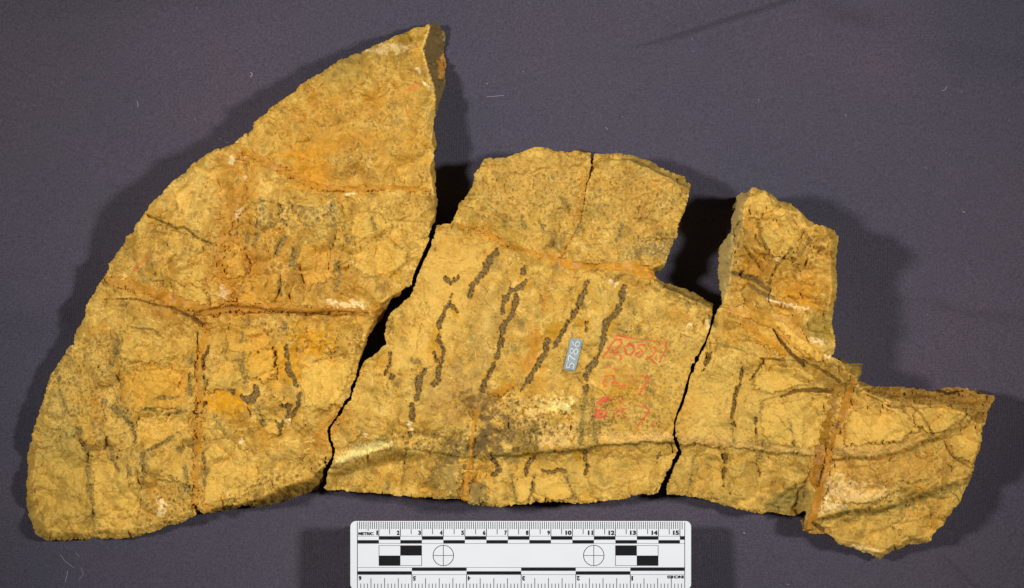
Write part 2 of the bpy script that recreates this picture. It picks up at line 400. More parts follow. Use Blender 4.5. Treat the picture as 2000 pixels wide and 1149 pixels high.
for zp, zc, zk in (([(300,360),(420,310),(430,400),(330,420)], (224,190,116), .45), ([(395,850),(450,880),(480,960),(400,980)], (216,178,98), .5), ([(590,705),(690,700),(660,790),(600,780)], (222,182,94), .5),
   ([(850,480),(950,500),(900,620),(860,720),(790,700),(820,560)], (220,180,98), .5), ([(1000,900),(1280,890),(1260,960),(1000,975)], (200,166,88), .45), ([(270,800),(375,790),(370,870),(280,880)], (224,184,100), .5),
   ([(70,760),(140,700),(150,800),(90,860)], (208,176,96), .4), ([(180,900),(270,920),(260,1040),(190,1040)], (214,178,98), .5), ([(470,690),(540,680),(540,740),(480,740)], (220,168,64), .6), ([(240,720),(365,720),(360,790),(250,795)], (214,164,60), .55),
   ([(690,420),(840,400),(800,520),(700,520)], (214,172,88), .4), ([(960,320),(1100,310),(1120,480),(1000,440)], (206,168,90), .35), ([(1340,700),(1420,690),(1420,860),(1340,850)], (212,174,92), .4),
   ([(1660,800),(1800,800),(1780,850),(1660,870)], (216,176,100), .5), ([(1660,1000),(1800,970),(1800,1040),(1700,1060)], (210,172,94), .5), ([(560,300),(650,290),(640,370),(570,350)], (204,146,44), .5),
   ([(430,490),(560,470),(560,590),(430,600)], (198,138,40), .5), ([(1440,400),(1500,380),(1480,420)], (206,168,96), .5), ([(1390,600),(1500,640),(1560,700),(1440,650)], (200,146,58), .5)):
    zone(zp, srgb(*zc), zk, 16, 10, field=M30)

for zp in ([(1068,640),(1095,632),(1100,645),(1085,662),(1068,668)], [(1118,625),(1150,620),(1150,640),(1125,640)], [(1150,560),(1130,570),(1125,590),(1140,575)],
   [(1008,585),(996,600),(992,620),(1003,600)], [(1022,548),(1036,548),(1034,566),(1020,564)], [(880,600),(900,604),(894,616),(876,612)], [(846,640),(862,650),(854,700),(840,690)],
   [(1118,876),(1142,880),(1140,908),(1120,892)], [(1028,885),(1052,888),(1044,905),(1030,908)], [(1188,625),(1202,615),(1198,642),(1186,650)], [(975,740),(990,745),(985,760),(972,755)],
   [(1240,636),(1254,632),(1256,652),(1244,654)], [(1478,706),(1500,700),(1496,716),(1482,714)], [(955,742),(940,735),(948,725),(960,730)]):
    zone(zp, srgb(190, 138, 10), 0.8, 4, 3, glo=0.2)

# whites
for b in ([(435,560,6),(438,578,14),(444,572,10)], [(640,588,6),(665,596,12),(700,598,8)], [(688,590,8),(708,598,10)], [(312,975,12),(320,990,16),(312,1005,12)],
          [(455,308,10),(452,318,8)], [(477,347,8)], [(470,410,8),(460,424,8)], [(815,135,7),(820,140,6)], [(828,162,5),(842,175,4)], [(446,965,9)], [(472,862,9)],
          [(562,828,5)], [(463,276,7)], [(680,378,8),(692,376,6)], [(714,850,7)], [(1190,548,5),(1203,555,7)], [(1382,628,8),(1383,640,7)], [(1345,635,5),(1352,636,4)],
          [(800,826,9),(803,836,8)], [(1497,583,4),(1530,594,6),(1578,605,5)], [(1585,662,10),(1605,668,12)], [(1598,690,5),(1625,700,4)],
          [(1662,1066,5),(1690,1072,7),(1712,1076,5)], [(1518,507,6),(1524,508,5)], [(1405,985,2)], [(545,825,3),(565,820,4)]):
    w, cap, d, sd, t, L = line(b, 12)
    m = 1 - ss(-1.2, 1.6, cap + 1.6 * M7[w])
    paint(w, m, WHITE, 0.8); H[w] += 0.7 * m; GLO[w] = np.maximum(GLO[w], 0.4 * m)
zone([(655,895),(700,870),(735,862),(765,868),(745,878),(700,893),(660,907)], srgb(238,212,156), 0.85, 4, 4, field=FIB)
zone([(1015,800),(1060,775),(1125,785),(1115,800),(1070,805),(1030,818)], srgb(234,200,134), 0.65, 7, 7)
zone([(1075,785),(1120,782),(1118,800),(1080,806)], srgb(240,212,150), 0.7, 5, 4)
zone([(1060,835),(1130,830),(1130,868),(1070,872),(1045,860)], srgb(230,198,140), 0.55, 8, 8)
zone([(1170,850),(1320,846),(1320,862),(1190,866)], srgb(232,190,130), 0.6, 5, 4, field=FIB)
zone([(1330,848),(1420,856),(1590,880),(1590,890),(1400,872),(1330,866)], srgb(222,180,124), 0.45, 5, 4, field=FIB)
zone([(1625,868),(1720,880),(1790,862),(1720,892),(1620,892)], srgb(214,176,120), 0.5, 5, 5, field=FIB)

# blue-grey mineral specks
spots([(620,300),(740,290),(720,350),(650,350)], srgb(116, 120, 100), 0.7, 0.7)
spots([(1225,610),(1350,620),(1345,700),(1230,690)], srgb(122, 126, 92), 0.55, 0.8)
spots([(1220,700),(1330,690),(1330,760),(1220,745)], srgb(122, 126, 92), 0.5, 0.9)
spots([(720,200),(800,230),(760,290),(700,270)], srgb(120,116,92), 0.6, 0.7)
spots([(400,430),(860,380),(800,560),(420,590)], srgb(132,112,72), 0.5, 0.7)
spots([(90,660),(370,640),(380,960),(80,900)], srgb(130,116,78), 0.6, 0.75)
spots([(930,300),(1340,330),(1290,500),(900,430)], srgb(130,112,74), 0.55, 0.8)
spots([(1280,600),(1600,760),(1560,980),(1300,950)], srgb(140,122,74), 0.4, 0.8)
spots([(1150,770),(1330,740),(1320,860),(1140,850)], srgb(150,120,58), 0.5, 0.45)

# ------------------------------------------------------------------ zones of small vesicles with raised pale rims
def vesicles(pts, n, r0, r1, seed, col=GREY, dep=1.2, elong=1.6):
    r = np.random.default_rng(seed)
    p = np.array(pts, float)
    x0, y0 = p.min(0); x1, y1 = p.max(0)
    F = np.full((NY, NX), -9.0); w0, s0 = poly(pts, 5); F[w0] = s0
    c = 0; tries = 0
    while c < n and tries < n * 20:
        tries += 1
        x = r.uniform(x0, x1); y = r.uniform(y0, y1)
        j, i = int(y / G), int(x / G)
        if F[j, i] < 0: continue
        c += 1
        rad = r.uniform(r0, r1); th = r.normal(1.9, 0.6); e = r.uniform(1, elong)
        w = win(x - 2.5 * r1 * e, y - 2.5 * r1 * e, x + 2.5 * r1 * e, y + 2.5 * r1 * e)
        dx = XX[w] - x; dy = YY[w] - y
        a = (dx * math.cos(th) + dy * math.sin(th)) / e; b = -dx * math.sin(th) + dy * math.cos(th)
        q = np.hypot(a, b) / rad + 0.18 * N5[w]
        m = 1 - ss(0.7, 1.05, q); rim = np.exp(-((q - 1.25) / 0.25) ** 2)
        H[w] += (-dep * m + 0.45 * rim)
        k = r.uniform(0.35, 0.85)
        paint(w, m, col, k); paint(w, rim, PALE, 0.35)
vesicles([(500,385),(660,395),(660,440),(500,440)], 55, 3, 7, 101)
vesicles([(440,430),(560,430),(540,590),(440,590)], 30, 3, 6, 102, srgb(150,110,60))
vesicles([(90,700),(230,640),(260,760),(270,900),(160,900),(90,800)], 120, 2.2, 5.0, 103)
vesicles([(200,780),(260,800),(275,880),(220,900)], 25, 3, 7.5, 104)
vesicles([(215,1020),(320,940),(380,920),(400,990),(300,1030)], 95, 2, 3.6, 105, srgb(152,116,52))
vesicles([(440,960),(500,930),(570,920),(640,890),(640,905),(560,950),(450,985)], 60, 2, 4.4, 106, srgb(152,116,52))
vesicles([(960,770),(1020,770),(1130,810),(1130,860),(980,870)], 85, 2, 4.6, 107, srgb(140,112,62))
vesicles([(780,840),(860,840),(860,875),(790,880)], 30, 2.5, 7, 108, srgb(146,120,62))
vesicles([(1150,770),(1300,800),(1300,850),(1150,850)], 40, 2, 3.6, 109, srgb(156,124,62))
vesicles([(930,330),(1330,350),(1290,500),(920,420)], 60, 2, 4.5, 110, srgb(150,126,78))
vesicles([(640,640),(720,640),(690,700),(600,700)], 26, 2, 4, 111, srgb(160,120,50))
vesicles([(480,620),(600,620),(600,680),(480,670)], 35, 2, 3.6, 112, srgb(160,120,50))
vesicles([(80,930),(200,900),(330,900),(300,1040),(90,1050)], 70, 2, 4.5, 113, srgb(168,136,72), 0.7)
vesicles([(1440,400),(1620,470),(1610,560),(1430,520)], 26, 3, 7, 114, srgb(156,118,54), 1.2)
vesicles([(300,430),(420,330),(480,300),(450,480),(300,540)], 45, 2.5, 6, 115, srgb(176,140,74), 0.8)
vesicles([(500,260),(840,100),(840,350),(640,350)], 60, 2, 5, 116, srgb(166,128,62), 0.7)
vesicles([(850,540),(1340,640),(1300,800),(720,860)], 75, 1.6, 3.4, 117, srgb(170,136,70), 0.7)
vesicles([(1650,920),(1880,880),(1820,1030),(1680,1050)], 40, 2, 5, 118, srgb(172,132,62), 0.8)

# ------------------------------------------------------------------ steps, ledges, ridges and cracks
def step(pts, drop, width, reach, lip=0.0, pad=None):
    """surface falls by `drop` px on the right hand (below) of the line, coming back over `reach` px"""
    pad = pad or (reach * 2.2 + 10)
    w, cap, d, sd, t, L = line(pts, pad)
    s = d * sd + 0.35 * N10[w] + 1.6 * N45[w]
    f = ss(-1.0, width, s) * np.exp(-np.clip(s - width, 0, None) / reach)
    e = ss(0, 16, t) * ss(0, 16, L - t)
    e = np.where(d > 3 * 16, e * 1.0, e)
    H[w] += e * (-1.5 * drop * f + lip * np.exp(-(s / 5.0) ** 2))

def crack(pts, depth, col=None, k=0.8):
    w, cap, d, sd, t, L = line(pts, 16)
    m = 1 - ss(-0.8, 1.4, cap + 0.25 * N5[w] + 0.7 * N20[w])
    H[w] -= depth * m
    if col is not None: paint(w, m, col, k)

def plate(pts, h, col=None, k=0.45, soft=1.9, dark=0.42):
    w, s = poly(pts, 12)
    s = s + 2.2 * N20[w] + 0.8 * N10[w] + 1.0
    m = ss(-soft, soft, s); H[w] += 1.6 * h * m * (1 - 0.25 * ss(0, 18, s)) 
    if col is not None: paint(w, m, col, k)
    paint(w, np.exp(-((s + 2.0) / 1.4) ** 2), srgb(140, 108, 52), dark)  # edge shading painted as a dark line round the plate
LT = srgb(218, 178, 92); LO = srgb(216, 166, 72)
for p, h, c in (
  ([(152,815),(172,813),(180,835),(184,860),(176,880),(160,862),(155,840)], 2.6, LO), ([(207,800),(245,800),(260,840),(260,872),(225,880),(205,850)], 2.2, LT),
  ([(240,728),(300,722),(365,718),(366,745),(352,795),(300,797),(248,800),(240,760)], 3.0, LO), ([(268,818),(320,815),(368,808),(366,838),(320,862),(285,874),(268,860)], 2.6, LT),
  ([(292,892),(375,880),(374,950),(330,930),(290,942)], 2.2, LT), ([(182,890),(262,905),(270,1000),(258,1040),(188,1040),(184,960)], 1.8, LT),
  ([(92,880),(150,850),(166,900),(166,1000),(90,1030),(66,950)], 1.4, srgb(200,166,86)),
  ([(490,692),(515,682),(534,690),(540,708),(534,730),(515,745),(492,736),(480,716)], 4.2, LO), ([(592,722),(640,700),(692,702),(672,760),(640,800),(600,790),(590,750)], 2.4, LT),
  ([(400,882),(440,855),(470,880),(512,930),(470,972),(402,980)], 2.2, LT), ([(500,800),(540,812),(562,835),(545,850),(520,842)], 2.6, LT),
  ([(242,650),(300,655),(362,660),(362,690),(300,708),(236,700)], 2.0, LT), ([(404,728),(440,700),(470,740),(440,758),(405,765)], 2.6, LT),
  ([(440,645),(500,640),(530,665),(500,690),(450,685)], 2.2, LO), ([(600,630),(690,625),(705,650),(690,690),(640,690),(600,660)], 2.0, None),
  ([(345,556),(380,562),(404,575),(406,600),(380,608),(352,590)], 4.5, LT), ([(300,440),(370,462),(420,482),(425,540),(340,560),(270,530),(262,480)], 2.0, None),
  ([(480,545),(540,535),(560,580),(520,598),(470,590)], 2.6, LO), ([(590,480),(640,470),(650,540),(600,560),(580,520)], 2.6, LO), ([(690,480),(760,470),(800,500),(760,540),(700,530)], 2.0, LT),
  ([(690,420),(730,415),(760,440),(720,470),(690,455)], 1.8, LT), ([(470,400),(500,395),(560,400),(560,430),(500,440),(470,430)], 2.0, None), ([(440,470),(470,480),(475,540),(440,540)], 2.6, LO),
  ([(1000,937),(1040,932),(1030,972),(1010,980)], 2.0, LT), ([(1048,932),(1100,932),(1116,975),(1042,978)], 2.4, LT), ([(908,945),(925,938),(944,955),(948,980),(925,988),(905,974)], 5.0, srgb(150,126,78)),
  ([(853,918),(893,908),(905,945),(890,970),(852,968)], 1.8, None), ([(1150,900),(1230,895),(1260,930),(1180,955),(1150,940)], 1.5, None), ([(1020,800),(1060,780),(1122,786),(1115,802),(1065,808),(1030,818)], 2.6, None),
  ([(1480,735),(1510,718),(1560,718),(1592,740),(1560,756),(1500,765),(1476,760)], 2.8, LT), ([(1490,795),(1610,775),(1600,870),(1510,868),(1488,830)], 1.6, LT), ([(1530,815),(1565,818),(1568,860),(1540,866)], 1.0, None),
  ([(1660,812),(1700,792),(1760,800),(1792,838),(1760,862),(1650,868)], 4.0, LT), ([(1790,802),(1840,790),(1882,806),(1870,828),(1820,848),(1790,830)], 4.5, LT),
  ([(1850,862),(1900,830),(1914,860),(1900,905),(1872,890)], 4.0, LT), ([(1640,925),(1700,945),(1760,950),(1720,975),(1650,985),(1610,975)], 3.0, None), ([(1700,905),(1800,885),(1860,900),(1800,940),(1720,940)], 2.5, None),
  ([(1490,432),(1530,425),(1560,460),(1555,490),(1530,505),(1495,490)], 5.0, LT), ([(1465,512),(1500,502),(1512,530),(1490,546),(1465,536)], 4.0, srgb(180,130,50)), ([(1560,470),(1625,470),(1625,560),(1560,550)], 2.5, None),
  ([(1440,395),(1490,375),(1520,400),(1480,425),(1445,420)], 3.0, LT), ([(1060,400),(1130,395),(1125,460),(1060,450)], 1.4, None), ([(950,340),(1060,345),(1060,400),(960,390)], 1.6, None)):
    plate(p, h, c)

# long ledge of the middle and right fragments
step([(630,915),(655,905),(700,892),(740,880),(790,872),(850,880),(900,888),(960,890),(1000,886),(1060,882),(1140,876),(1180,868),(1250,865),(1325,861)], 6, 7, 170, 0.5)
step([(640,918),(700,896),(770,880),(830,884)], 6, 30, 60, 0.0)
step([(1000,888),(1060,883),(1140,877),(1180,868),(1325,862)], 3.5, 3, 10, 0.3)
step([(1318,866),(1400,872),(1480,880),(1600,891)], 4, 5, 120, 0.3)
step([(1318,866),(1400,872),(1480,880),(1600,891)], 2.5, 3, 9, 0.2)
step([(1605,892),(1690,893),(1760,880),(1820,856),(1880,828),(1925,795)], 9, 9, 45, 2.0)
step([(1590,1012),(1650,996),(1720,992),(1800,966),(1870,940),(1905,918)], 9, 10, 50, 2.0)
step([(1640,912),(1720,905),(1800,890),(1850,872)], 3, 6, 20, 0.5)
step([(1690,1040),(1770,1015),(1830,1000)], 4, 7, 20, 0.5)
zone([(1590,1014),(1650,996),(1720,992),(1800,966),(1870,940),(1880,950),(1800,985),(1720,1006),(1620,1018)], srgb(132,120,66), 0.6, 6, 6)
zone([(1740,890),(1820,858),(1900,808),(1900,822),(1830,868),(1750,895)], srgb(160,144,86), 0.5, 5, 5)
zone([(860,884),(1000,888),(1060,884),(1180,868),(1320,862),(1320,868),(1180,876),(1060,892),(1000,897),(860,894)], srgb(132,114,54), 0.7, 4, 3, field=FIB)  # dark olive line paints the shade under the ridge
zone([(660,922),(740,892),(800,880),(860,884),(800,896),(720,916),(650,944)], srgb(136,122,66), 0.62, 8, 6, field=FIB)  # olive for the down-facing slope: painted shade as well as dirt
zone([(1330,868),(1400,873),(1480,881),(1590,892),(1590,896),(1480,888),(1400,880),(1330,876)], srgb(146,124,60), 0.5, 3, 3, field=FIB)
# hollow flank under the crest of the middle fragment
w, cap, d, sd, t, L = line([(625,925),(655,908),(700,894),(740,882),(790,876),(850,884),(900,890)], 90)
s_ = d * sd + 1.5 * N45[w]
fl = ss(0, 26, s_) * np.exp(-np.clip(s_ - 26, 0, None) / 70) * ss(0, 60, L - t) * (s_ > 0)
H[w] -= 15 * fl * (SDF['B'][w] > -3)
w, cap, d, sd, t, L = line([(1590,1012),(1650,996),(1720,992),(1800,966),(1870,940),(1905,918)], 70)
s_ = d * sd + 1.5 * N45[w]
H[w] += 6 * np.exp(-((s_ + 16) / 14) ** 2) * ss(0, 30, t) * ss(0, 30, L - t)
w, cap, d, sd, t, L = line([(1605,892),(1690,893),(1760,880),(1820,856),(1880,828),(1925,795)], 70)
s_ = d * sd + 1.5 * N45[w]
H[w] += 6 * np.exp(-((s_ + 16) / 14) ** 2) * ss(0, 30, t) * ss(0, 30, L - t)
w, cap, d, sd, t, L = line([(860,888),(1000,888),(1060,883),(1140,877),(1180,868),(1325,862),(1400,872),(1480,880),(1600,891)], 130)
s_ = d * sd + 1.2 * N45[w]
H[w] -= 9 * ss(2, 34, s_) * np.exp(-np.clip(s_ - 34, 0, None) / 90) * ss(0, 60, t) * ss(0, 20, L - t) * (s_ > 0)
H[w] += 3.0 * np.exp(-((s_ + 14) / 13) ** 2) * ss(0, 60, t) * ss(0, 20, L - t)
# faces that fall away at the rim
def facet(pts_edge, slope, reach, maxd):
    w, cap, d, sd, t, L = line(pts_edge, reach)
    s = d * sd + 1.2 * N10[w]
    e = ss(-6, 6, t) * ss(-6, 6, L - t)
    H[w] -= np.clip(s, 0, maxd) * slope * (s > 0) * ((t > 0.5) & (t < L - 0.5))
facet([(850,225),(848,205),(843,167),(837,145),(830,117),(824,95),(833,72),(840,46)][::-1], -0.0, 10, 1)
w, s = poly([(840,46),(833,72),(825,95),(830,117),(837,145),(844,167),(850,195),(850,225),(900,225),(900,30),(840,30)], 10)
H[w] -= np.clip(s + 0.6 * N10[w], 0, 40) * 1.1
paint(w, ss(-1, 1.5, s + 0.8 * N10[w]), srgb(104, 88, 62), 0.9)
zone([(856,120),(872,100),(876,150),(862,158),(855,145)], srgb(196,136,58), 0.85, 3, 3)
zone([(866,52),(874,60),(872,90),(864,66)], srgb(176,150,100), 0.6, 2, 2)
w, cap, d, sd, t, L = line([(838,52,2),(832,72,3),(824,95,3),(830,117,2),(837,145,3),(844,167,4),(850,195,3)], 8)
paint(w, 1 - ss(-0.5, 1.8, cap + 1.0 * N5[w]), PALE, 0.8)
# brown break face by the wide gap, and the lower flank of the left fragment
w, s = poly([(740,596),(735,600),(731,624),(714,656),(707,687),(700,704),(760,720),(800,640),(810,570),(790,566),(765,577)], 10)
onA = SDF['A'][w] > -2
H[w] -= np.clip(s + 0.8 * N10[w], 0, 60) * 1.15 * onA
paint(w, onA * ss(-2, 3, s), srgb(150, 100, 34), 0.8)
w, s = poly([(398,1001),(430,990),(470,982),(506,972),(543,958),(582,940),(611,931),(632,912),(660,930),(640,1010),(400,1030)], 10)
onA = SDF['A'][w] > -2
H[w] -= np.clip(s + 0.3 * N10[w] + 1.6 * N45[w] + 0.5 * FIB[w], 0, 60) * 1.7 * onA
paint(w, onA * ss(-2, 5, s + 1.5 * M7[w]), srgb(146, 112, 48), 0.75)  # darker olive paints shade onto the down-facing flank
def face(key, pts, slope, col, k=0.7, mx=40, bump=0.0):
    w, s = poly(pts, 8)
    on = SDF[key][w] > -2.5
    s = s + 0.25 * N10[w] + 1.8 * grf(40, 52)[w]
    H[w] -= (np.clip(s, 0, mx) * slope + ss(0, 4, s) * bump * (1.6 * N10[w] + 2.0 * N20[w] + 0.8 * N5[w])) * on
    paint(w, on * ss(-1.5, 2.5, s) * (0.75 + 0.25 * ss(-1, 1, M7[w])), srgb(*col), k)  # face tint also holds the painted shading of the edge
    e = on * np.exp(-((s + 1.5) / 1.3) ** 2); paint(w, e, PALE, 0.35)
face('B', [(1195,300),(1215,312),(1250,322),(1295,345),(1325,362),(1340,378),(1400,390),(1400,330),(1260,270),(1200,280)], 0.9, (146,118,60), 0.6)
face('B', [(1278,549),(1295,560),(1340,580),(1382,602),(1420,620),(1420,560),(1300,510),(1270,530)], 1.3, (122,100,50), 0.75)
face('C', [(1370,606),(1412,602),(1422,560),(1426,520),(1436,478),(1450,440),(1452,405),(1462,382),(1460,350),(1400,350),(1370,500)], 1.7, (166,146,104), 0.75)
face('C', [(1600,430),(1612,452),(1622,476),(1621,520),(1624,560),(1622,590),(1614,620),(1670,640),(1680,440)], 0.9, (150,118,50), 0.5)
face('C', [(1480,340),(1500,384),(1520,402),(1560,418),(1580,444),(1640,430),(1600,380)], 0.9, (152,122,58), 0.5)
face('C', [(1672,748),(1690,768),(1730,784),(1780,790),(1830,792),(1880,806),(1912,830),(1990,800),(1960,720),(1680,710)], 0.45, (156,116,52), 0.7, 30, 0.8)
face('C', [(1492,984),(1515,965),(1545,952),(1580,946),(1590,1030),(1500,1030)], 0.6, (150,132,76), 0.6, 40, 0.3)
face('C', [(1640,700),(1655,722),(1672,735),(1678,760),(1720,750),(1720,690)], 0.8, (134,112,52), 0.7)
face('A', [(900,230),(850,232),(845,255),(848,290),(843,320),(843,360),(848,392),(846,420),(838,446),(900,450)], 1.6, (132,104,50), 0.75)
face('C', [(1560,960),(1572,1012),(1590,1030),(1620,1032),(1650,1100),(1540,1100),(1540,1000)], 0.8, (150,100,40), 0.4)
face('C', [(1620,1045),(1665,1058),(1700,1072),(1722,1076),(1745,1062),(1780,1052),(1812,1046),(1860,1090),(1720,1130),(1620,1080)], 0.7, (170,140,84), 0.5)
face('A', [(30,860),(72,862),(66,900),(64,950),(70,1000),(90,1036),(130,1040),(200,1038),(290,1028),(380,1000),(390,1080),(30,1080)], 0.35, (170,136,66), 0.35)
zone([(1560,692),(1612,706),(1640,712),(1664,742),(1650,768),(1618,772),(1600,735)], srgb(140,104,40), 0.6, 5, 5)
zone([(1575,615),(1626,612),(1630,660),(1600,664),(1580,650)], srgb(150,128,56), 0.65, 5, 6)
# stepped rim of the top block and of the middle fragment
step([(1349,375),(1310,350),(1270,330),(1235,315),(1195,312),(1165,318)], 7, 6, 22, 0.8)
zone([(1205,303),(1270,318),(1336,350),(1340,362),(1280,340),(1220,315)], srgb(150,122,64), 0.5, 5, 6)
step([(1395,602),(1345,583),(1300,565),(1280,556)], 8, 9, 30, 0.6)
zone([(1285,550),(1345,570),(1392,597),(1385,604),(1330,585),(1280,560)], srgb(128,106,52), 0.55, 4, 5)
step([(1000,332),(950,330),(925,350)], 4, 6, 18, 0.4)
step([(1230,425),(1280,430),(1330,432)], 3.5, 3, 14, 0.5)
step([(1230,462),(1330,468)], 2.5, 3, 14, 0.5)
step([(1250,500),(1310,470)], 2, 4, 14, 0.3)
step([(980,332),(1020,338),(1060,330),(1110,335),(1140,345)], 2.5, 3, 16, 0.5)
crack([(1155,326,2.5),(1152,345,2),(1146,358,1.5)], 9, BROWN, 0.7)
crack([(1145,360,2),(1140,400,2),(1133,440,1.6),(1112,470,2),(1098,500,2)], 2.5, srgb(150,110,44), 0.7)
step([(1560,970),(1500,960),(1480,985)], 4, 8, 20, 0.5)
zone([(1495,975),(1540,955),(1575,960),(1572,992),(1545,1004),(1510,996)], srgb(140,124,70), 0.6, 7, 7)
step([(1510,960),(1550,945),(1590,935)], 6, 12, 24, 1.0)
# left fragment ledges and cracks
crack([(288,420,2),(320,436,4),(345,447,4),(360,444,2),(375,455,3),(390,468,2),(420,478,1)], 5, srgb(112,90,40), 0.7)
step([(300,430),(345,448),(380,460),(425,480)], 3, 4, 18, 0.8)
step([(470,290),(500,305),(560,336),(605,360)], 4, 7, 20, 1.2)
step([(600,362),(640,372),(735,370),(800,372),(850,378)], 4, 8, 20, 0.8)
step([(855,440),(845,405),(835,385),(815,372)], 7, 8, 20, 0.4)
zone([(820,365),(850,385),(855,420),(842,410)], srgb(150,110,44), 0.6, 4, 4)
step([(400,606),(470,600),(530,602),(580,610),(640,612),(720,612)], 7, 7, 18, 1.5)
step([(340,602),(372,618),(398,632)], -5, 6, 16, 0)
crack([(240,634,1),(270,642,2),(300,645,3),(320,660,3)], 3, srgb(126,100,50), 0.6)
step([(345,556),(380,568),(405,576),(407,595)], -4, 4, 14, 0.5)
step([(395,640),(390,700),(388,800),(384,880),(382,960),(382,1000)], 5, 3, 9, 1.0)
crack([(386,650,2),(386,760,2),(385,850,3),(384,890,3)], 3, srgb(120,80,30), 0.6)
crack([(383,990,3),(388,1000,8)], 12, BROWN, 0.5)
step([(450,640),(500,652),(540,640)], 4, 8, 20, 0.8)
step([(470,845),(490,880),(520,900)], 2, 3, 10, 0.5)
step([(400,780),(450,810),(500,800),(540,830)], 2.5, 4, 14, 0.6)
crack([(402,862,1),(445,855,1.2),(470,880,1.2),(480,893,1)], 1.6, BROWN, 0.5)
step([(560,430),(640,440),(690,430)], -3, 4, 14, 0.5)
step([(720,400),(730,440),(735,480)], 2.5, 4, 12, 0.4)
step([(610,560),(660,540),(720,520)], 2.5, 6, 18, 0.6)
crack([(800,420,1.5),(780,432,2),(822,433,1)], 2, BROWN, 0.5)
step([(640,690),(590,690),(570,660)], 4, 8, 16, 0.5)
step([(500,700),(530,690),(540,720),(520,735)], -3, 5, 12, 0.4)
step([(590,710),(640,700),(690,705)], 2.5, 5, 14, 0.4)
step([(255,700),(262,740),(250,790)], -3, 4, 14, 0.6)
step([(250,800),(265,830),(262,880)], -4, 4, 12, 0.5)
step([(270,740),(330,745),(365,760)], 2.5, 4, 12, 0.4)
step([(280,812),(330,810),(370,800)], 2.0, 4, 10, 0.4)
step([(560,192),(572,205),(590,230)], 2, 4, 14, 0.3)
# right fragment
step([(1410,600),(1440,612),(1480,640),(1530,680),(1590,720),(1625,760)], -12, 14, 40, 0.5)
crack([(1500,620,3),(1520,660,4),(1545,690,7),(1570,715,4)], 6, srgb(96,64,26), 0.75)
crack([(1485,700,3),(1520,703,3),(1570,705,3),(1600,720,4),(1640,745,5)], 4.5, srgb(112,86,36), 0.75)
crack([(1440,663,2),(1480,668,2),(1510,680,3)], 2, srgb(140,112,60), 0.6)
crack([(1370,668,1),(1420,676,2),(1480,695,2)], 1.6, OLIVE, 0.6)
crack([(1365,607,2),(1385,615,3)], 2, OLIVE, 0.6)
crack([(1525,775,3),(1550,765,6),(1590,762,8),(1625,765,10)], 5, srgb(112,78,26), 0.85)  # brown here paints the shadow in the crack
step([(1475,790),(1500,775),(1540,768)], 3, 4, 16, 0.6)
crack([(1843,860,1.5),(1850,875,3),(1858,890,3),(1880,905,3),(1896,915,3)], 4, srgb(140,112,52), 0.6)
crack([(1690,770,2),(1740,795,2),(1780,792,3),(1800,810,4),(1822,850,5)], 4, srgb(130,96,40), 0.5)
step([(1660,800),(1700,790),(1740,800),(1770,812)], 3, 5, 16, 1.0)
step([(1800,800),(1830,790),(1870,800),(1885,818)], 4, 5, 14, 1.2)
step([(1945,790),(1880,790),(1800,778),(1740,780),(1680,765)], 7, 8, 30, 1.2)
crack([(1830,762,4),(1850,768,6),(1880,764,3)], 4, srgb(60,40,20), 0.8)
crack([(1766,770,6)], 5, srgb(60,40,20), 0.8)
crack([(1432,533,6),(1470,545,10),(1500,565,8)], 2.5, srgb(104,88,62), 0.7)
crack([(1462,555,6),(1490,575,8),(1508,582,8)], 2.5, srgb(120,104,76), 0.7)
crack([(1500,560,4),(1510,530,5),(1535,500,6),(1545,485,7)], 3, srgb(128,104,52), 0.65)
crack([(1480,430,7),(1485,460,5),(1500,490,4)], 2, srgb(140,110,52), 0.6)
crack([(1455,480,5),(1465,500,5),(1490,530,4)], 2.5, srgb(140,100,34), 0.6)
crack([(1500,378,3),(1510,400,5),(1540,410,3)], 2, srgb(140,114,56), 0.6)
crack([(1570,450,6),(1580,470,8),(1560,500,6)], 2, srgb(146,118,56), 0.6)
step([(1440,560),(1420,500),(1432,440),(1452,390)], 9, 12, 30, 0.8)
step([(1530,460),(1500,500),(1470,500),(1455,470)], -3, 6, 14, 0.8)
step([(1560,500),(1530,540),(1520,580)], 3.5, 5, 16, 0.6)

# ------------------------------------------------------------------ glue seams (orange filler) - real material laid in the joints
SEAMS = []        # (fragment, window, mask)
def seam(frag, pts=None, polygon=None, col=ORANGE, sink=1.5, k=0.94, glo=0.55, er=2.0, smooth=0.85):
    if pts is not None:
        w, cap, d, sd, t, L = line(pts, 14); s = -cap
    else:
        w, s = poly(polygon, 14)
    m = ss(-0.9, 1.1, s + 0.45 * er * M7[w] + 0.8 * er * M14[w])
    tone = np.clip(0.5 + 0.3 * M14[w] + 0.15 * M7[w], 0, 1)[..., None]
    c = np.asarray(col) * (0.86 + 0.26 * tone)
    mm = np.clip(m * k, 0, 1)[..., None]
    ALB[w] = ALB[w] * (1 - mm) + c * mm
    GLO[w] = np.maximum(GLO[w], m * glo)
    base = BASEH[w] + rough[w] * (7.5 * N90[w] + 3.0 * N45S[w]) + 0.5 * N20[w] + (H[w] - BASEH[w]) * 0.0
    H[w] = H[w] * (1 - m * smooth) + (base - sink) * m * smooth
    SEAMS.append((frag, w, m))
seam('A', [(463,283,8),(485,300,12),(520,316,14),(560,336,14),(600,358,14),(640,370,8),(700,368,9),(760,366,10),(835,372,5)])
seam('A', [(465,300,10),(475,360,8),(460,400,18),(440,440,14),(428,500,18),(440,550,16),(450,590,10)], er=6, k=0.55)
seam('A', [(205,545,10),(250,555,22),(300,572,22),(350,590,22),(400,608,22),(460,602,16),(560,602,14),(650,606,13),(735,604,8)], er=3.0, sink=1.5, k=0.85)
seam('A', [(402,638,14),(392,700,11),(389,760,10),(388,860,11),(384,920,12),(380,990,9)], sink=0.5, er=3.5, k=0.85)
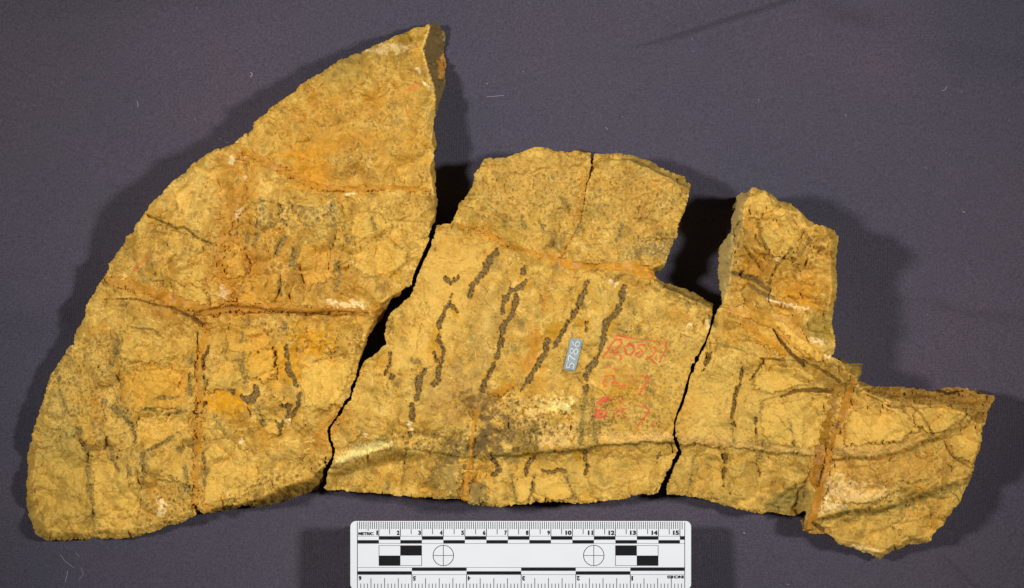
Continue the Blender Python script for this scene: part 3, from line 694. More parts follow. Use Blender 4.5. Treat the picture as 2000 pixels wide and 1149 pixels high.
seam('B', [(884,436,4),(930,446,8),(985,475,10),(1040,494,10),(1095,506,10)])
seam('B', polygon=[(1090,500),(1130,512),(1180,516),(1240,512),(1265,518),(1278,532),(1286,548),(1262,545),(1220,531),(1180,524),(1120,528),(1092,520)], sink=6, col=srgb(194,136,44), smooth=0.97, er=1.2, glo=0.7)
seam('B', [(1072,545,4),(1066,575,6),(1062,605,5)], er=1.5, sink=0.5)
seam('B', polygon=[(1054,640),(1050,700),(1030,728),(1012,738),(1018,715),(1036,680),(1046,640)], er=2.5, sink=0.8)
seam('B', polygon=[(1010,735),(1006,752),(990,770),(962,775),(955,762),(985,760),(998,742)], er=3, sink=0.8)
seam('B', [(932,805,12),(930,815,7),(924,835,4),(921,858,7),(919,885,6),(917,900,4),(914,930,8),(906,972,12)], er=1.3, sink=0.4)
seam('B', [(1140,330,4),(1136,370,5),(1128,420,4),(1112,470,3),(1097,500,3)], er=2.5, k=0.7, sink=1.0)
seam('C', polygon=[(1412,596),(1470,598),(1500,608),(1540,618),(1566,612),(1562,640),(1578,668),(1606,686),(1616,706),(1580,702),(1545,672),(1505,640),(1460,622),(1430,612)], col=PEACH, sink=-1, er=1.2, smooth=0.95, glo=0.7, k=0.97)
seam('C', [(1455,640,14),(1490,665,18),(1530,690,10)], col=srgb(196,144,50), sink=0.5, er=4, smooth=0.5)
seam('C', [(1522,632,12),(1560,668,16),(1600,700,13)], col=srgb(210, 168, 84), sink=-5, er=1.5, smooth=0.8)
seam('C', [(1634,758,16),(1624,800,17),(1612,850,19),(1602,880,20)], col=srgb(160,114,38), sink=4, er=4, smooth=0.7, glo=0.7)
seam('C', [(1600,895,18),(1596,925,22),(1594,945,20)], col=srgb(164,108,24), sink=5, er=2, smooth=0.8, glo=0.7)
seam('C', [(1668,742,9),(1655,775,12),(1645,810,12),(1630,850,10),(1622,880,8),(1616,905,10),(1605,945,13),(1594,990,17),(1582,1028,14)], col=srgb(182,124,40), sink=-1.5, er=1.6, smooth=0.85, glo=0.55)
zone([(395,604),(450,596),(540,604),(600,609),(720,606),(720,614),(600,618),(540,612),(460,606),(400,616)], srgb(160, 106, 34), 0.6, 4, 5)  # soft brown line, painted shadow of the crack along the seam
zone([(330,596),(372,614),(404,632),(400,640),(366,624),(326,602)], srgb(140, 96, 36), 0.65, 3, 3)  # same painted crack shadow, left part of the seam
crack([(380,614,5),(400,606,2),(450,598,2.5),(500,602,1),(540,609,3),(600,613,2.5),(660,609,1.5),(720,612,.5)], 4, srgb(128,84,30), 0.7)
crack([(205,585,1),(240,584,2),(270,585,2),(300,595,2),(340,602,3),(372,618,5),(400,634,4)], 5, srgb(112,78,30), 0.7)
step([(395,600),(470,596),(540,602),(600,607),(720,605)], 3, 5, 12, 0.6)
crack([(1608,915,4),(1602,938,3),(1600,950,3)], 2, srgb(70,48,20), 0.8)
crack([(1588,1022,6),(1600,1030,8),(1608,1036,6)], 2.5, srgb(112,76,34), 0.8)
crack([(1637,826,5),(1634,836,4)], 2, srgb(110,96,90), 0.8)
crack([(1520,640,1.5),(1510,650,1.2)], 1.5, BROWN, 0.6)

# ------------------------------------------------------------------ dark veins and vein-like grooves
VEINS = []
def vein_(frag, pts, deep=True, col=None, dep=None, part=True, k=0.92):
    w, cap, d, sd, t, L = line(pts, 14)
    c = cap + 0.35 * M7[w] + 0.3 * N5[w] + 0.45 * N10[w] + 1.3 * N20[w]
    m = 1 - ss(-0.9, 1.1, c)
    rim = np.exp(-((c - 2.6) / 1.6) ** 2)
    dep = (2.6 if deep else 1.1) if dep is None else dep
    H[w] += -dep * m + 0.7 * rim + 0.7 * m * M7[w] * (1 if deep else 0.3)
    base = np.asarray(DARK if col is None else col)
    if not deep:
        bead = np.cos(t * 2 * math.pi / 6.5 + 3 * M30[w])
        H[w] += 0.9 * m * bead
        paint(w, m * ss(0.2, 0.9, -bead), srgb(104, 82, 44), 0.45); rim = rim * 1.3
    tone = np.clip(1 + 0.16 * M7[w] + 0.12 * N3[w], 0.6, 1.5)[..., None]
    mm = np.clip(m * k, 0, 1)[..., None]
    ALB[w] = ALB[w] * (1 - mm) + base * tone * mm
    if deep: paint(w, m * ss(0.9, 1.6, N3[w] + 0.4 * M7[w]), srgb(176, 150, 104), 0.6)
    paint(w, rim * (1 - m), YELLOW if deep else OLIVE, 0.42 * ss(-0.3, 0.9, M30[w]) if deep else 0.2)
    if part: VEINS.append((frag, w, m))
Vb = [
 [(968,493,13),(956,508,15),(948,532,12),(935,542,9),(922,560,12),(917,580,8)],
 [(870,543,7),(880,553,9),(893,543,9)],
 [(883,572,2),(880,587,8),(871,600,10),(867,613,8),(857,634,8),(858,652,7),(857,668,9),(866,681,9),(863,701,8),(858,725,10),(856,740,11),(847,750,9)],
 [(882,597,6),(893,610,4)],
 [(849,692,6),(853,707,7)],
 [(1024,521,7),(1023,534,10)],
 [(1026,550,8),(1018,560,10),(1000,568,10),(985,584,10),(981,610,9)],
 [(1008,576,9),(1008,597,10),(995,623,10),(983,636,10),(979,662,11),(973,691,8),(964,712,8),(956,730,9),(948,745,9),(942,765,9)],
 [(1152,545,5),(1143,556,9),(1138,578,12),(1128,602,11),(1117,620,10),(1104,636,8),(1097,654,9),(1087,670,8),(1081,680,6)],
 [(1068,667,14),(1063,688,12),(1052,709,10),(1039,732,9),(1026,753,8),(1016,764,6)],
 [(1218,561,12),(1214,586,11),(1204,610,12),(1185,628,12),(1180,651,12),(1175,678,9),(1165,704,10),(1152,719,13),(1146,730,13),(1145,743,8)],
 [(1143,757,12),(1143,763,12)],
 [(1144,630,8),(1144,643,8)],
 [(830,725,7),(819,740,14),(818,758,13),(814,780,8)],
 [(804,792,10),(804,808,12),(806,820,11)],
 [(762,690,5),(763,708,7),(751,734,4)],
 [(766,737,11)],
 [(1043,894,8),(1033,904,10),(1028,919,9),(1028,932,4)],
 [(1061,921,6),(1079,923,6),(1091,918,8),(1101,922,7)],
 [(1142,879,7),(1143,897,8),(1147,912,9),(1143,927,4)],
 [(1290,884,6),(1283,902,5)],
 [(958,889,9),(968,904,8),(976,919,9),(963,928,5)],
]
for v in Vb: vein_('B', v)
vein_('B', [(800,846,8)], True)
Va = [
 [(409,677,4),(400,695,7),(396,708,7),(398,721,4)],
 [(559,679,8),(563,698,8),(564,721,12),(573,739,10),(580,755,5)],
 [(585,773,8),(582,792,8),(573,810,9),(560,815,7)],
 [(547,793,5),(568,791,9),(563,807,7)],
 [(448,762,6),(458,767,9)],
 [(474,776,12),(490,784,14),(500,768,13),(499,755,8)],
 [(400,789,8)],
 [(540,823,5),(548,833,12),(553,825,7),(545,850,4)],
]
for v in Va: vein_('A', v)
vein_('A', [(533,681,4),(541,698,5),(537,718,3)], True, srgb(120,84,24))
Vc = [
 [(1449,718,4),(1445,747,6),(1435,776,6),(1430,814,6),(1435,831,6)],
 [(1389,688,6),(1380,705,8),(1374,726,4)],
 [(1490,706,8),(1481,722,5),(1466,743,4)],
 [(1476,818,6),(1476,847,4)],
 [(1416,891,10),(1414,914,6),(1412,948,3)],
]
for v in Vc: vein_('C', v, col=srgb(118, 92, 42))
SG = srgb(150, 126, 74)
for frag, lst in (('A', [
 [(365,803,9),(329,810,6)], [(347,845,5),(318,866,6),(287,880,7)], [(347,877,6),(376,870,7)], [(281,884,8),(277,910,8),(281,942,7)],
 [(154,837,9),(157,858,8),(170,884,7),(172,910,8),(171,942,8),(178,973,7),(183,1010,4)], [(222,796,14),(243,814,12),(258,832,9),(264,858,5)],
 [(360,910,7),(365,942,8),(371,968,7)], [(397,884,5),(402,916,8),(400,947,6)], [(209,866,4),(222,897,7),(232,921,4)], [(248,895,5),(253,926,7)],
 [(230,667,8),(227,693,9),(217,717,4)], [(115,740,4),(117,770,5),(130,800,6)], [(300,780,4),(350,775,4)], [(275,800,5),(300,803,5)],
 [(474,653,7),(471,668,5)], [(556,632,9),(556,645,8)], [(675,460,5),(680,473,8),(688,463,7)], [(657,515,11),(664,536,8),(654,567,8)],
 [(555,463,13),(542,489,11),(534,502,6)], [(576,485,9),(568,520,10)], [(724,421,5),(732,447,8)], [(501,459,8),(497,485,6)], [(483,460,8),(480,475,6)],
 [(545,550,8),(548,575,9)], [(475,690,6),(472,720,7),(480,745,6)], [(505,800,7),(515,830,7)], [(420,815,4),(440,850,5)], [(375,690,6),(372,710,6)],
 [(370,740,8),(372,770,8)], [(398,735,7),(402,750,7)], [(640,440,5),(655,438,7)], [(632,420,5),(650,415,6)]]),
 ('B', [
 [(998,929,4),(1002,947,6),(1008,975,4)], [(1046,929,4),(1041,952,5),(1033,977,3)], [(1101,929,4),(1116,955,5),(1124,977,3)], [(757,942,5),(757,955,6)],
 [(1143,770,9),(1138,800,8),(1135,870,7)], [(1157,780,7),(1160,830,7),(1165,865,6)], [(1237,599,6),(1240,612,7)], [(1248,640,7),(1249,650,7)],
 [(1020,860,5),(1045,830,6),(1048,880,6)], [(1040,838,4),(1036,870,6)], [(845,915,5),(842,945,4)], [(790,905,4),(788,935,4)], [(1290,615,2)],
 [(1262,760,6),(1275,768,5)], [(1205,545,5),(1195,560,4)], [(805,703,9),(818,706,8)], [(1125,455,8),(1132,440,8)], [(1210,460,9),(1215,440,6)],
 [(983,445,8),(985,430,6)], [(1060,443,7)], [(1020,432,6),(1025,445,8)], [(1100,390,6),(1110,402,6)], [(1150,415,9)], [(1167,425,5)], [(1060,385,7)], [(995,365,5)], [(1362,690,4)], [(1170,826,4),(1172,845,5)]]),
 ('C', [
 [(1487,790,3),(1484,806,3)], [(1489,864,5),(1485,897,5)], [(1355,893,4),(1352,920,5),(1345,950,3)], [(1430,840,4),(1432,860,5)], [(1540,820,3),(1548,845,3)],
 [(1551,850,3),(1550,880,4)], [(1388,620,6),(1400,635,5)], [(1640,960,3)]])):
    for v in lst: vein_(frag, v, False, srgb(154,130,76) if frag != 'A' else srgb(150, 126, 76), part=False, k=0.84)

# faint stripes across the striated ribs
spots([(1150,770),(1170,770),(1165,870),(1130,870)], srgb(150,124,66), 0.5, 0.2)

# ------------------------------------------------------------------ red painted inscriptions (flat paint on the stone)
def ink(strokes, wid, k=0.85, ox=1080, oy=630, sc=5.224, col=RED, wear=0.75):
    for st in strokes:
        pts = [(ox + x / sc, oy + y / sc, wid) for x, y in st]
        w, cap, d, sd, t, L = line(pts, 5)
        m = (1 - ss(-0.8, 0.8, cap - 0.35 + 0.3 * N3[w])) * ss(-1.5, 0.3, wear - 0.8 * M7[w] - 0.5 * N3[w])
        paint(w, m, col, k)
ink([[(515,352),(575,262),(655,135)], [(655,130),(740,150),(830,165)], [(1160,205),(1150,280),(1085,405)]], 3.0)
ink([[(880,175),(1010,190),(1160,205)], [(530,358),(600,366),(690,380)]], 2.2, 0.7, wear=0.4)
ink([[(640,178),(690,172),(705,212),(655,268),(590,312),(640,303),(700,345),(690,375)],
     [(768,220),(732,268),(748,325),(790,335),(826,290),(822,240),(785,218)]], 3.6)
ink([[(948,230),(885,228),(868,252),(910,292),(920,330),(880,358),(840,340),(858,308),(905,290)],
     [(990,268),(1040,250),(1060,285),(1020,330),(952,375),(1000,372),(1048,425)]], 2.9, 0.8)
ink([[(510,465),(580,455),(640,478),(640,512)], [(800,590),(850,602)]], 2.6, 0.6, wear=0.3)
ink([[(515,620),(522,570),(560,540),(615,548),(632,590),(600,620)], [(505,625),(545,655)], [(610,618),(660,622),(712,662),(740,635)]], 3.0, 0.72)
ink([[(880,545),(935,550),(982,565),(965,610),(935,640),(880,735)]], 3.2, 0.8)
ink([[(582,775),(515,768),(450,825),(520,850)], [(510,800),(560,800)], [(440,885),(425,965),(470,968),(525,965),(545,920)], [(450,900),(520,905)], [(430,940),(500,930)]], 4.2, 0.9)
ink([[(705,775),(680,845)], [(670,890),(620,975)], [(745,880),(690,895),(640,900)], [(715,910),(722,975)], [(775,975),(782,985)]], 2.8, 0.72)
ink([[(890,860),(940,868),(985,892),(950,950),(860,1060)], [(1008,1040),(1016,1050)]], 3.2, 0.82)
ink([[(263,524),(272,516),(286,505)], [(262,528),(268,524)]], 5, 0.45, 0, 0, 1)
ink([[(792,177),(806,172),(818,164)]], 6, 0.35, 0, 0, 1)
ink([[(446,892),(458,888)]], 4, 0.3, 0, 0, 1)

# ------------------------------------------------------------------ close the relief at the rims
def boxblur(A, r):
    n = int(r / G); k = 2 * n + 1
    for ax in (0, 1):
        P_ = np.pad(A, [(n + 1, n) if ax == 0 else (0, 0), (n + 1, n) if ax == 1 else (0, 0)], mode='edge')
        c_ = np.cumsum(P_, axis=ax)
        A = (c_[k:] - c_[:-k]) / k if ax == 0 else (c_[:, k:] - c_[:, :-k]) / k
    return A
LP = boxblur(boxblur(H, 8), 8)
dev = H - LP
lim = LP + 6.5 * np.tanh(dev / 6.5)
wv_ = ss(10, 22, INS)
H = H * (1 - wv_) + lim * wv_
d_in = np.clip(INS, 0, None)
rr = np.clip(RIM, 3, None)
tt = np.clip(1 - d_in / rr, 0, 1)
H -= rr * 0.62 * (1 - np.sqrt(np.clip(1 - tt * tt, 0, 1)))
H = np.maximum(H, 9.0)
HGT = H
lum = (ALB * np.array([0.3, 0.6, 0.1])).sum(-1, keepdims=True)
ALB = ALB * (lum / 0.36) ** 0.30                      # stronger difference between pale and dark material
ALB = np.clip(ALB * np.array([1.17, 1.13, 0.83]), 0.008, 0.95)

# ------------------------------------------------------------------ materials
def nodes(name):
    m = bpy.data.materials.new(name); m.use_nodes = True
    return m, m.node_tree, m.node_tree.nodes['Principled BSDF']

def stone_material():
    m, nt, bs = nodes('weathered_bone_stone')
    N, L = nt.nodes, nt.links
    at = N.new('ShaderNodeAttribute'); at.attribute_name = 'stone'
    gl = N.new('ShaderNodeAttribute'); gl.attribute_name = 'gloss'
    tc = N.new('ShaderNodeTexCoord')
    n1 = N.new('ShaderNodeTexNoise'); n1.inputs['Scale'].default_value = 900; n1.inputs['Detail'].default_value = 5; n1.inputs['Roughness'].default_value = 0.7
    n2 = N.new('ShaderNodeTexNoise'); n2.inputs['Scale'].default_value = 2600; n2.inputs['Detail'].default_value = 3
    n3 = N.new('ShaderNodeTexNoise'); n3.inputs['Scale'].default_value = 420; n3.inputs['Detail'].default_value = 6; n3.inputs['Roughness'].default_value = 0.75
    for n in (n1, n2, n3): L.new(tc.outputs['Object'], n.inputs['Vector'])
    r1 = N.new('ShaderNodeMapRange'); r1.inputs['From Min'].default_value = 0.3; r1.inputs['From Max'].default_value = 0.7
    r1.inputs['To Min'].default_value = 0.89; r1.inputs['To Max'].default_value = 1.10
    L.new(n1.outputs['Fac'], r1.inputs['Value'])
    mul = N.new('ShaderNodeMix'); mul.data_type = 'RGBA'; mul.blend_type = 'MULTIPLY'; mul.inputs['Factor'].default_value = 1
    L.new(at.outputs['Color'], mul.inputs['A']); L.new(r1.outputs['Result'], mul.inputs['B'])
    # dark grit specks
    r2 = N.new('ShaderNodeMapRange'); r2.inputs['From Min'].default_value = 0.62; r2.inputs['From Max'].default_value = 0.74
    L.new(n3.outputs['Fac'], r2.inputs['Value'])
    f2 = N.new('ShaderNodeMath'); f2.operation = 'MULTIPLY'; f2.inputs[1].default_value = 0.5
    L.new(r2.outputs['Result'], f2.inputs[0])
    mx = N.new('ShaderNodeMix'); mx.data_type = 'RGBA'
    mx.inputs['B'].default_value = (*srgb(120, 92, 44), 1)
    L.new(f2.outputs['Value'], mx.inputs['Factor']); L.new(mul.outputs['Result'], mx.inputs['A'])
    L.new(mx.outputs['Result'], bs.inputs['Base Color'])
    rg = N.new('ShaderNodeMapRange'); rg.inputs['To Min'].default_value = 0.68; rg.inputs['To Max'].default_value = 0.30
    L.new(gl.outputs['Fac'], rg.inputs['Value']); L.new(rg.outputs['Result'], bs.inputs['Roughness'])
    bs.inputs['Specular IOR Level'].default_value = 0.22
    bs_ = N.new('ShaderNodeMapRange'); bs_.inputs['To Min'].default_value = 0.6; bs_.inputs['To Max'].default_value = 0.0
    L.new(gl.outputs['Fac'], bs_.inputs['Value'])
    b1 = N.new('ShaderNodeBump'); b1.inputs['Strength'].default_value = 0.55; b1.inputs['Distance'].default_value = 0.00022
    b2 = N.new('ShaderNodeBump'); b2.inputs['Strength'].default_value = 0.6; b2.inputs['Distance'].default_value = 0.0003
    L.new(bs_.outputs['Result'], b1.inputs['Strength']); L.new(bs_.outputs['Result'], b2.inputs['Strength'])
    L.new(n2.outputs['Fac'], b1.inputs['Height']); L.new(n3.outputs['Fac'], b2.inputs['Height'])
    L.new(b1.outputs['Normal'], b2.inputs['Normal']); L.new(b2.outputs['Normal'], bs.inputs['Normal'])
    return m
M_STONE = stone_material()

def plain(name, col, rough=0.5, spec=0.4, noise=None):
    m, nt, bs = nodes(name)
    bs.inputs['Base Color'].default_value = (*col, 1)
    bs.inputs['Roughness'].default_value = rough
    bs.inputs['Specular IOR Level'].default_value = spec
    if noise:
        N, L = nt.nodes, nt.links
        tc = N.new('ShaderNodeTexCoord'); n = N.new('ShaderNodeTexNoise')
        n.inputs['Scale'].default_value = noise[0]; n.inputs['Detail'].default_value = 5
        L.new(tc.outputs['Object'], n.inputs['Vector'])
        r = N.new('ShaderNodeMapRange'); r.inputs['From Min'].default_value = 0.3; r.inputs['From Max'].default_value = 0.7
        r.inputs['To Min'].default_value = 1 - noise[1]; r.inputs['To Max'].default_value = 1 + noise[1]
        L.new(n.outputs['Fac'], r.inputs['Value'])
        mu = N.new('ShaderNodeMix'); mu.data_type = 'RGBA'; mu.blend_type = 'MULTIPLY'; mu.inputs['Factor'].default_value = 1
        mu.inputs['A'].default_value = (*col, 1); L.new(r.outputs['Result'], mu.inputs['B'])
        L.new(mu.outputs['Result'], bs.inputs['Base Color'])
    return m

# ------------------------------------------------------------------ mesh building
def mesh_from(name, V, Q, mat, parent=None, col=None, glo=None, origin=(0, 0, 0), smooth=True):
    V = np.asarray(V, float) - np.asarray(origin)
    me = bpy.data.meshes.new(name)
    me.vertices.add(len(V)); me.vertices.foreach_set('co', V.ravel().astype(np.float32))
    me.loops.add(len(Q) * 4); me.loops.foreach_set('vertex_index', Q.ravel().astype(np.int32))
    me.polygons.add(len(Q))
    me.polygons.foreach_set('loop_start', (np.arange(len(Q)) * 4).astype(np.int32))
    me.polygons.foreach_set('loop_total', np.full(len(Q), 4, np.int32))
    me.update(calc_edges=True); me.validate()
    if smooth: me.polygons.foreach_set('use_smooth', np.ones(len(me.polygons), bool))
    if col is not None:
        a = me.attributes.new('stone', 'FLOAT_COLOR', 'POINT')
        a.data.foreach_set('color', np.c_[col, np.ones(len(col))].ravel().astype(np.float32))
        b = me.attributes.new('gloss', 'FLOAT', 'POINT'); b.data.foreach_set('value', glo.astype(np.float32))
    me.materials.append(mat)
    o = bpy.data.objects.new(name, me); COL.objects.link(o)
    if parent is not None: o.parent = parent
    return o

def to_world(px, py, h):
    k = S0 * (D - h) / D
    return (px - CX) * k, -(py - CY) * k

def tagd(o, label=None, cat=None, group=None, kind=None):
    for a, b in (('label', label), ('category', cat), ('group', group), ('kind', kind)):
        if b: o[a] = b
    return o

def build_fragment(key, label, base_px, piece_of):
    F = SDF[key]
    keep = F > -0.5 * G
    gy, gx = np.gradient(F, G)
    gn = np.hypot(gx, gy) + 1e-6
    snap = keep & (F < 0.5 * G)
    PX = np.where(snap, XX - gx / gn * F / np.maximum(gn, .6), XX); PY = np.where(snap, YY - gy / gn * F / np.maximum(gn, .6), YY)
    cell = keep[:-1, :-1] & keep[1:, :-1] & keep[:-1, 1:] & keep[1:, 1:]
    # drop single-cell islands
    nb = np.zeros(cell.shape, int)
    nb[1:] += cell[:-1]; nb[:-1] += cell[1:]; nb[:, 1:] += cell[:, :-1]; nb[:, :-1] += cell[:, 1:]
    cell &= nb > 1
    pc = np.zeros((NY + 1, NX + 1), bool); pc[1:-1, 1:-1] = cell
    used = pc[:-1, :-1] | pc[1:, :-1] | pc[:-1, 1:] | pc[1:, 1:]
    rimv = used & ~(pc[:-1, :-1] & pc[1:, :-1] & pc[:-1, 1:] & pc[1:, 1:])
    mv = np.clip(F / np.maximum(gn, .6), -1.3 * G, 1.3 * G)
    PX = np.where(rimv, XX - gx / gn * mv, XX); PY = np.where(rimv, YY - gy / gn * mv, YY)
    Z = HGT * S0
    wx, wy = to_world(PX, PY, Z)
    idx = np.arange(NY * NX).reshape(NY, NX)
    cj, ci = np.nonzero(cell)
    quads = np.stack([idx[cj, ci], idx[cj + 1, ci], idx[cj + 1, ci + 1], idx[cj, ci + 1]], 1)
    # labels: piece by region, then seams, then veins
    lab = piece_of(XX, YY).astype(int)
    seam_names = {}
    n = 100
    for fr, w, m in SEAMS:
        if fr == key:
            sub = lab[w]; sub[m > 0.5] = n; lab[w] = sub; seam_names[n] = 'glue_seam'; n += 1
    for fr, w, m in VEINS:
        if fr == key:
            sub = lab[w]; sub[m > 0.5] = n; lab[w] = sub; seam_names[n] = 'dark_vein'; n += 1
    qlab = lab[cj, ci]
    V = np.stack([wx.ravel(), wy.ravel(), Z.ravel()], 1)
    C = ALB.reshape(-1, 3); Gl = GLO.ravel()
    # rim edges -> walls
    pad = np.zeros((cell.shape[0] + 2, cell.shape[1] + 2), bool); pad[1:-1, 1:-1] = cell
    edges = []; el = []
    def add(mask, f):
        j, i = np.nonzero(mask); a, b = f(j, i); edges.append(np.stack([a, b], 1)); el.append(lab[j, i])
    add(cell & ~pad[:-2, 1:-1], lambda j, i: (idx[j, i], idx[j, i + 1]))
    add(cell & ~pad[2:, 1:-1], lambda j, i: (idx[j + 1, i + 1], idx[j + 1, i]))
    add(cell & ~pad[1:-1, :-2], lambda j, i: (idx[j + 1, i], idx[j, i]))
    add(cell & ~pad[1:-1, 2:], lambda j, i: (idx[j, i + 1], idx[j + 1, i + 1]))
    E = np.concatenate(edges); EL = np.concatenate(el)
    bv, inv = np.unique(E, return_inverse=True); inv = inv.reshape(E.shape)
    nxv = -(gx / gn).ravel()[bv]; nyv = (gy / gn).ravel()[bv]         # outward in world xy
    z0 = V[bv, 2]
    R = 12
    ring = [V[bv]]
    rcol = [C[bv]]; rgl = [Gl[bv]]
    nz = np.stack([N20.ravel()[bv], N10.ravel()[bv], N5.ravel()[bv]], 1)
    wallc = srgb(150, 122, 66)
    for k in range(1, R + 1):
        f = k / R
        zz = z0 * (1 - f) - 0.0015 * f
        rr_ = np.random.default_rng(900 + k)
        jig = 0.00035 * np.sin(k * 1.7 + 2.0 * nz[:, 0]) + 0.00025 * np.sin(k * 2.9 + 2.5 * nz[:, 1]) + 0.00015 * rr_.standard_normal(len(bv))
        off = -0.30 * (z0 - zz) * min(1, 0.35 + f) + jig * 1.3 - 0.0004
        ring.append(np.stack([V[bv, 0] + nxv * off, V[bv, 1] + nyv * off, zz], 1))
        cc = C[bv] * (1 - 0.75) + wallc * 0.75
        tone = np.clip(1 + 0.14 * np.sin(k * 2.3 + 3 * nz[:, 1]) + 0.12 * rr_.standard_normal(len(bv)), 0.5, 1.5)[:, None]
        rcol.append(cc * tone); rgl.append(np.zeros(len(bv)))
    nV = len(V); nb_ = len(bv)
    V = np.concatenate([V] + ring[1:]); C = np.concatenate([C] + rcol[1:]); Gl = np.concatenate([Gl] + rgl[1:])
    def rid(k, i): return bv[i] if k == 0 else nV + (k - 1) * nb_ + i
    wq = []; wl = []
    for k in range(R):
        wq.append(np.stack([rid(k, inv[:, 1]), rid(k + 1, inv[:, 1]), rid(k + 1, inv[:, 0]), rid(k, inv[:, 0])], 1)[:, ::-1]); wl.append(EL)
    # top quads: world y is flipped, so j+1 is lower: order idx(j,i), (j+1,i), (j+1,i+1), (j,i+1) is counter-clockwise from above
    Q = np.concatenate([quads] + wq); QL = np.concatenate([qlab] + wl)
    bx, by = to_world(base_px[0], base_px[1], 0)
    root = bpy.data.objects.new('fossil_fragment', None); COL.objects.link(root)
    root.location = (bx, by, 0); root.empty_display_size = 0.02
    tagd(root, label, 'fossil')
    # tiny groups of faces go back to the surrounding stone
    for l in np.unique(QL):
        q = Q[QL == l]
        if len(q) < 6: continue
        u, iv = np.unique(q, return_inverse=True)
        name = seam_names.get(int(l), 'stone_block')
        o = mesh_from(name, V[u], iv.reshape(q.shape), M_STONE, root, C[u], Gl[u], (bx, by, 0))
        if int(l) in PIECE_LABELS: o['label'] = PIECE_LABELS[int(l)]
    return root

PIECE_LABELS = {}
s1 = lambda x: np.interp(x, [440, 485, 560, 600, 640, 735, 860], [283, 300, 336, 358, 370, 368, 372])
s2 = lambda x: np.interp(x, [190, 250, 350, 400, 460, 560, 740, 820], [540, 555, 590, 608, 602, 602, 604, 596])
def piece_a(x, y):
    vert = np.interp(y, [280, 360, 400, 440, 500, 600], [465, 475, 460, 440, 428, 450])
    low = np.interp(y, [600, 700, 860, 1000], [402, 392, 388, 382])
    up = (y < s1(x)) & (x > 462)
    mid = ~up & (y < s2(x))
    return np.where(up, 1, np.where(mid, np.where(x < vert, 2, 3), np.where(x < low, 4, 5)))
def piece_b(x, y):
    top = y < np.interp(x, [850, 930, 985, 1040, 1095, 1180, 1290], [432, 446, 475, 494, 506, 520, 532])
    tv = np.interp(y, [290, 330, 420, 500], [1156, 1145, 1128, 1097])
    bv = np.interp(y, [540, 620, 690, 745, 800, 870, 985], [1072, 1052, 1030, 1000, 940, 922, 900])
    return np.where(top, np.where(x < tv, 11, 12), np.where(x < bv, 13, 14))
def piece_c(x, y):
    top = (y < np.interp(x, [1400, 1450, 1505, 1560, 1640], [596, 600, 625, 665, 704])) & (x < 1640)
    v = np.interp(y, [715, 775, 850, 905, 945, 1040], [1672, 1655, 1630, 1616, 1600, 1575])
    return np.where(top, 21, np.where(x < v, 22, 23))

build_fragment('A', 'largest ochre fossil fragment, a rounded wedge with a pointed top left of the wide break', (450, 650), piece_a)
build_fragment('B', 'middle ochre fossil fragment with long dark veins, red inscription and small blue number tag', (1080, 700), piece_b)
build_fragment('C', 'right-hand ochre fossil fragment with upright block and brown glue seam before its tapering end', (1600, 800), piece_c)

# ------------------------------------------------------------------ number tag on the middle fragment
M_TAG = plain('blue_grey_paper', srgb(156, 170, 174), 0.6, 0.3, (700, 0.10))
M_TAGINK = plain('white_tag_ink', srgb(222, 226, 218), 0.6, 0.3)
frag_b = [o for o in COL.objects if o.name.startswith('fossil_fragment')][1]
def surf(px, py, lift):
    x = np.array(px, float); y = np.array(py, float)
    hz = bil(HSM, x, y) * S0 + lift
    return x, y, hz
# smooth height under the tag
HSM = HGT.copy()
w = win(1085, 645, 1150, 740)
sub = HSM[w].copy()
for _ in range(10):
    p = np.pad(sub, 1, mode='edge'); sub = (p[:-2, 1:-1] + p[2:, 1:-1] + p[1:-1, :-2] + p[1:-1, 2:] + sub) / 5
HSM[w] = sub
cor = np.array([(1115, 660), (1138.5, 664), (1123.5, 725), (1100, 721.5)])
def tag_uv(u, v):      # u across (0..1 left to right), v down
    return ((cor[0] * (1 - u)[..., None] + cor[1] * u[..., None]) * (1 - v)[..., None] + (cor[3] * (1 - u)[..., None] + cor[2] * u[..., None]) * v[..., None])
n1_, n2_ = 14, 34
vv, uu = np.meshgrid(np.linspace(0, 1, n2_), np.linspace(0, 1, n1_), indexing='ij')
P = tag_uv(uu, vv)
rt = np.random.default_rng(5)
edge = (uu == 0) | (uu == 1) | (vv == 0) | (vv == 1)
P = P + edge[..., None] * rt.normal(0, 0.35, P.shape)
x, y, hz = surf(P[..., 0], P[..., 1], 0.00045)
X, Y = to_world(x, y, hz)
fb = np.array(frag_b.location)
V = np.stack([X.ravel(), Y.ravel(), hz.ravel()], 1)
I = np.arange(n1_ * n2_).reshape(n2_, n1_)
Q = np.stack([I[:-1, :-1].ravel(), I[1:, :-1].ravel(), I[1:, 1:].ravel(), I[:-1, 1:].ravel()], 1)
# turned-down edge gives the paper its thickness
V2 = V.copy(); V2[:, 2] -= 0.0004
rimq = []
def rimadd(a, b): rimq.append((b, a, a + len(V), b + len(V)))
for i in range(n1_ - 1): rimadd(I[0, i], I[0, i + 1]); rimadd(I[-1, i + 1], I[-1, i])
for j in range(n2_ - 1): rimadd(I[j + 1, 0], I[j, 0]); rimadd(I[j, -1], I[j + 1, -1])
tag_o = mesh_from('number_tag', np.concatenate([V, V2]), np.concatenate([Q, np.array(rimq)[:, ::-1]]), M_TAG, frag_b, origin=fb, smooth=False)
tag_o['label'] = 'blue-grey paper tag numbered 5786'
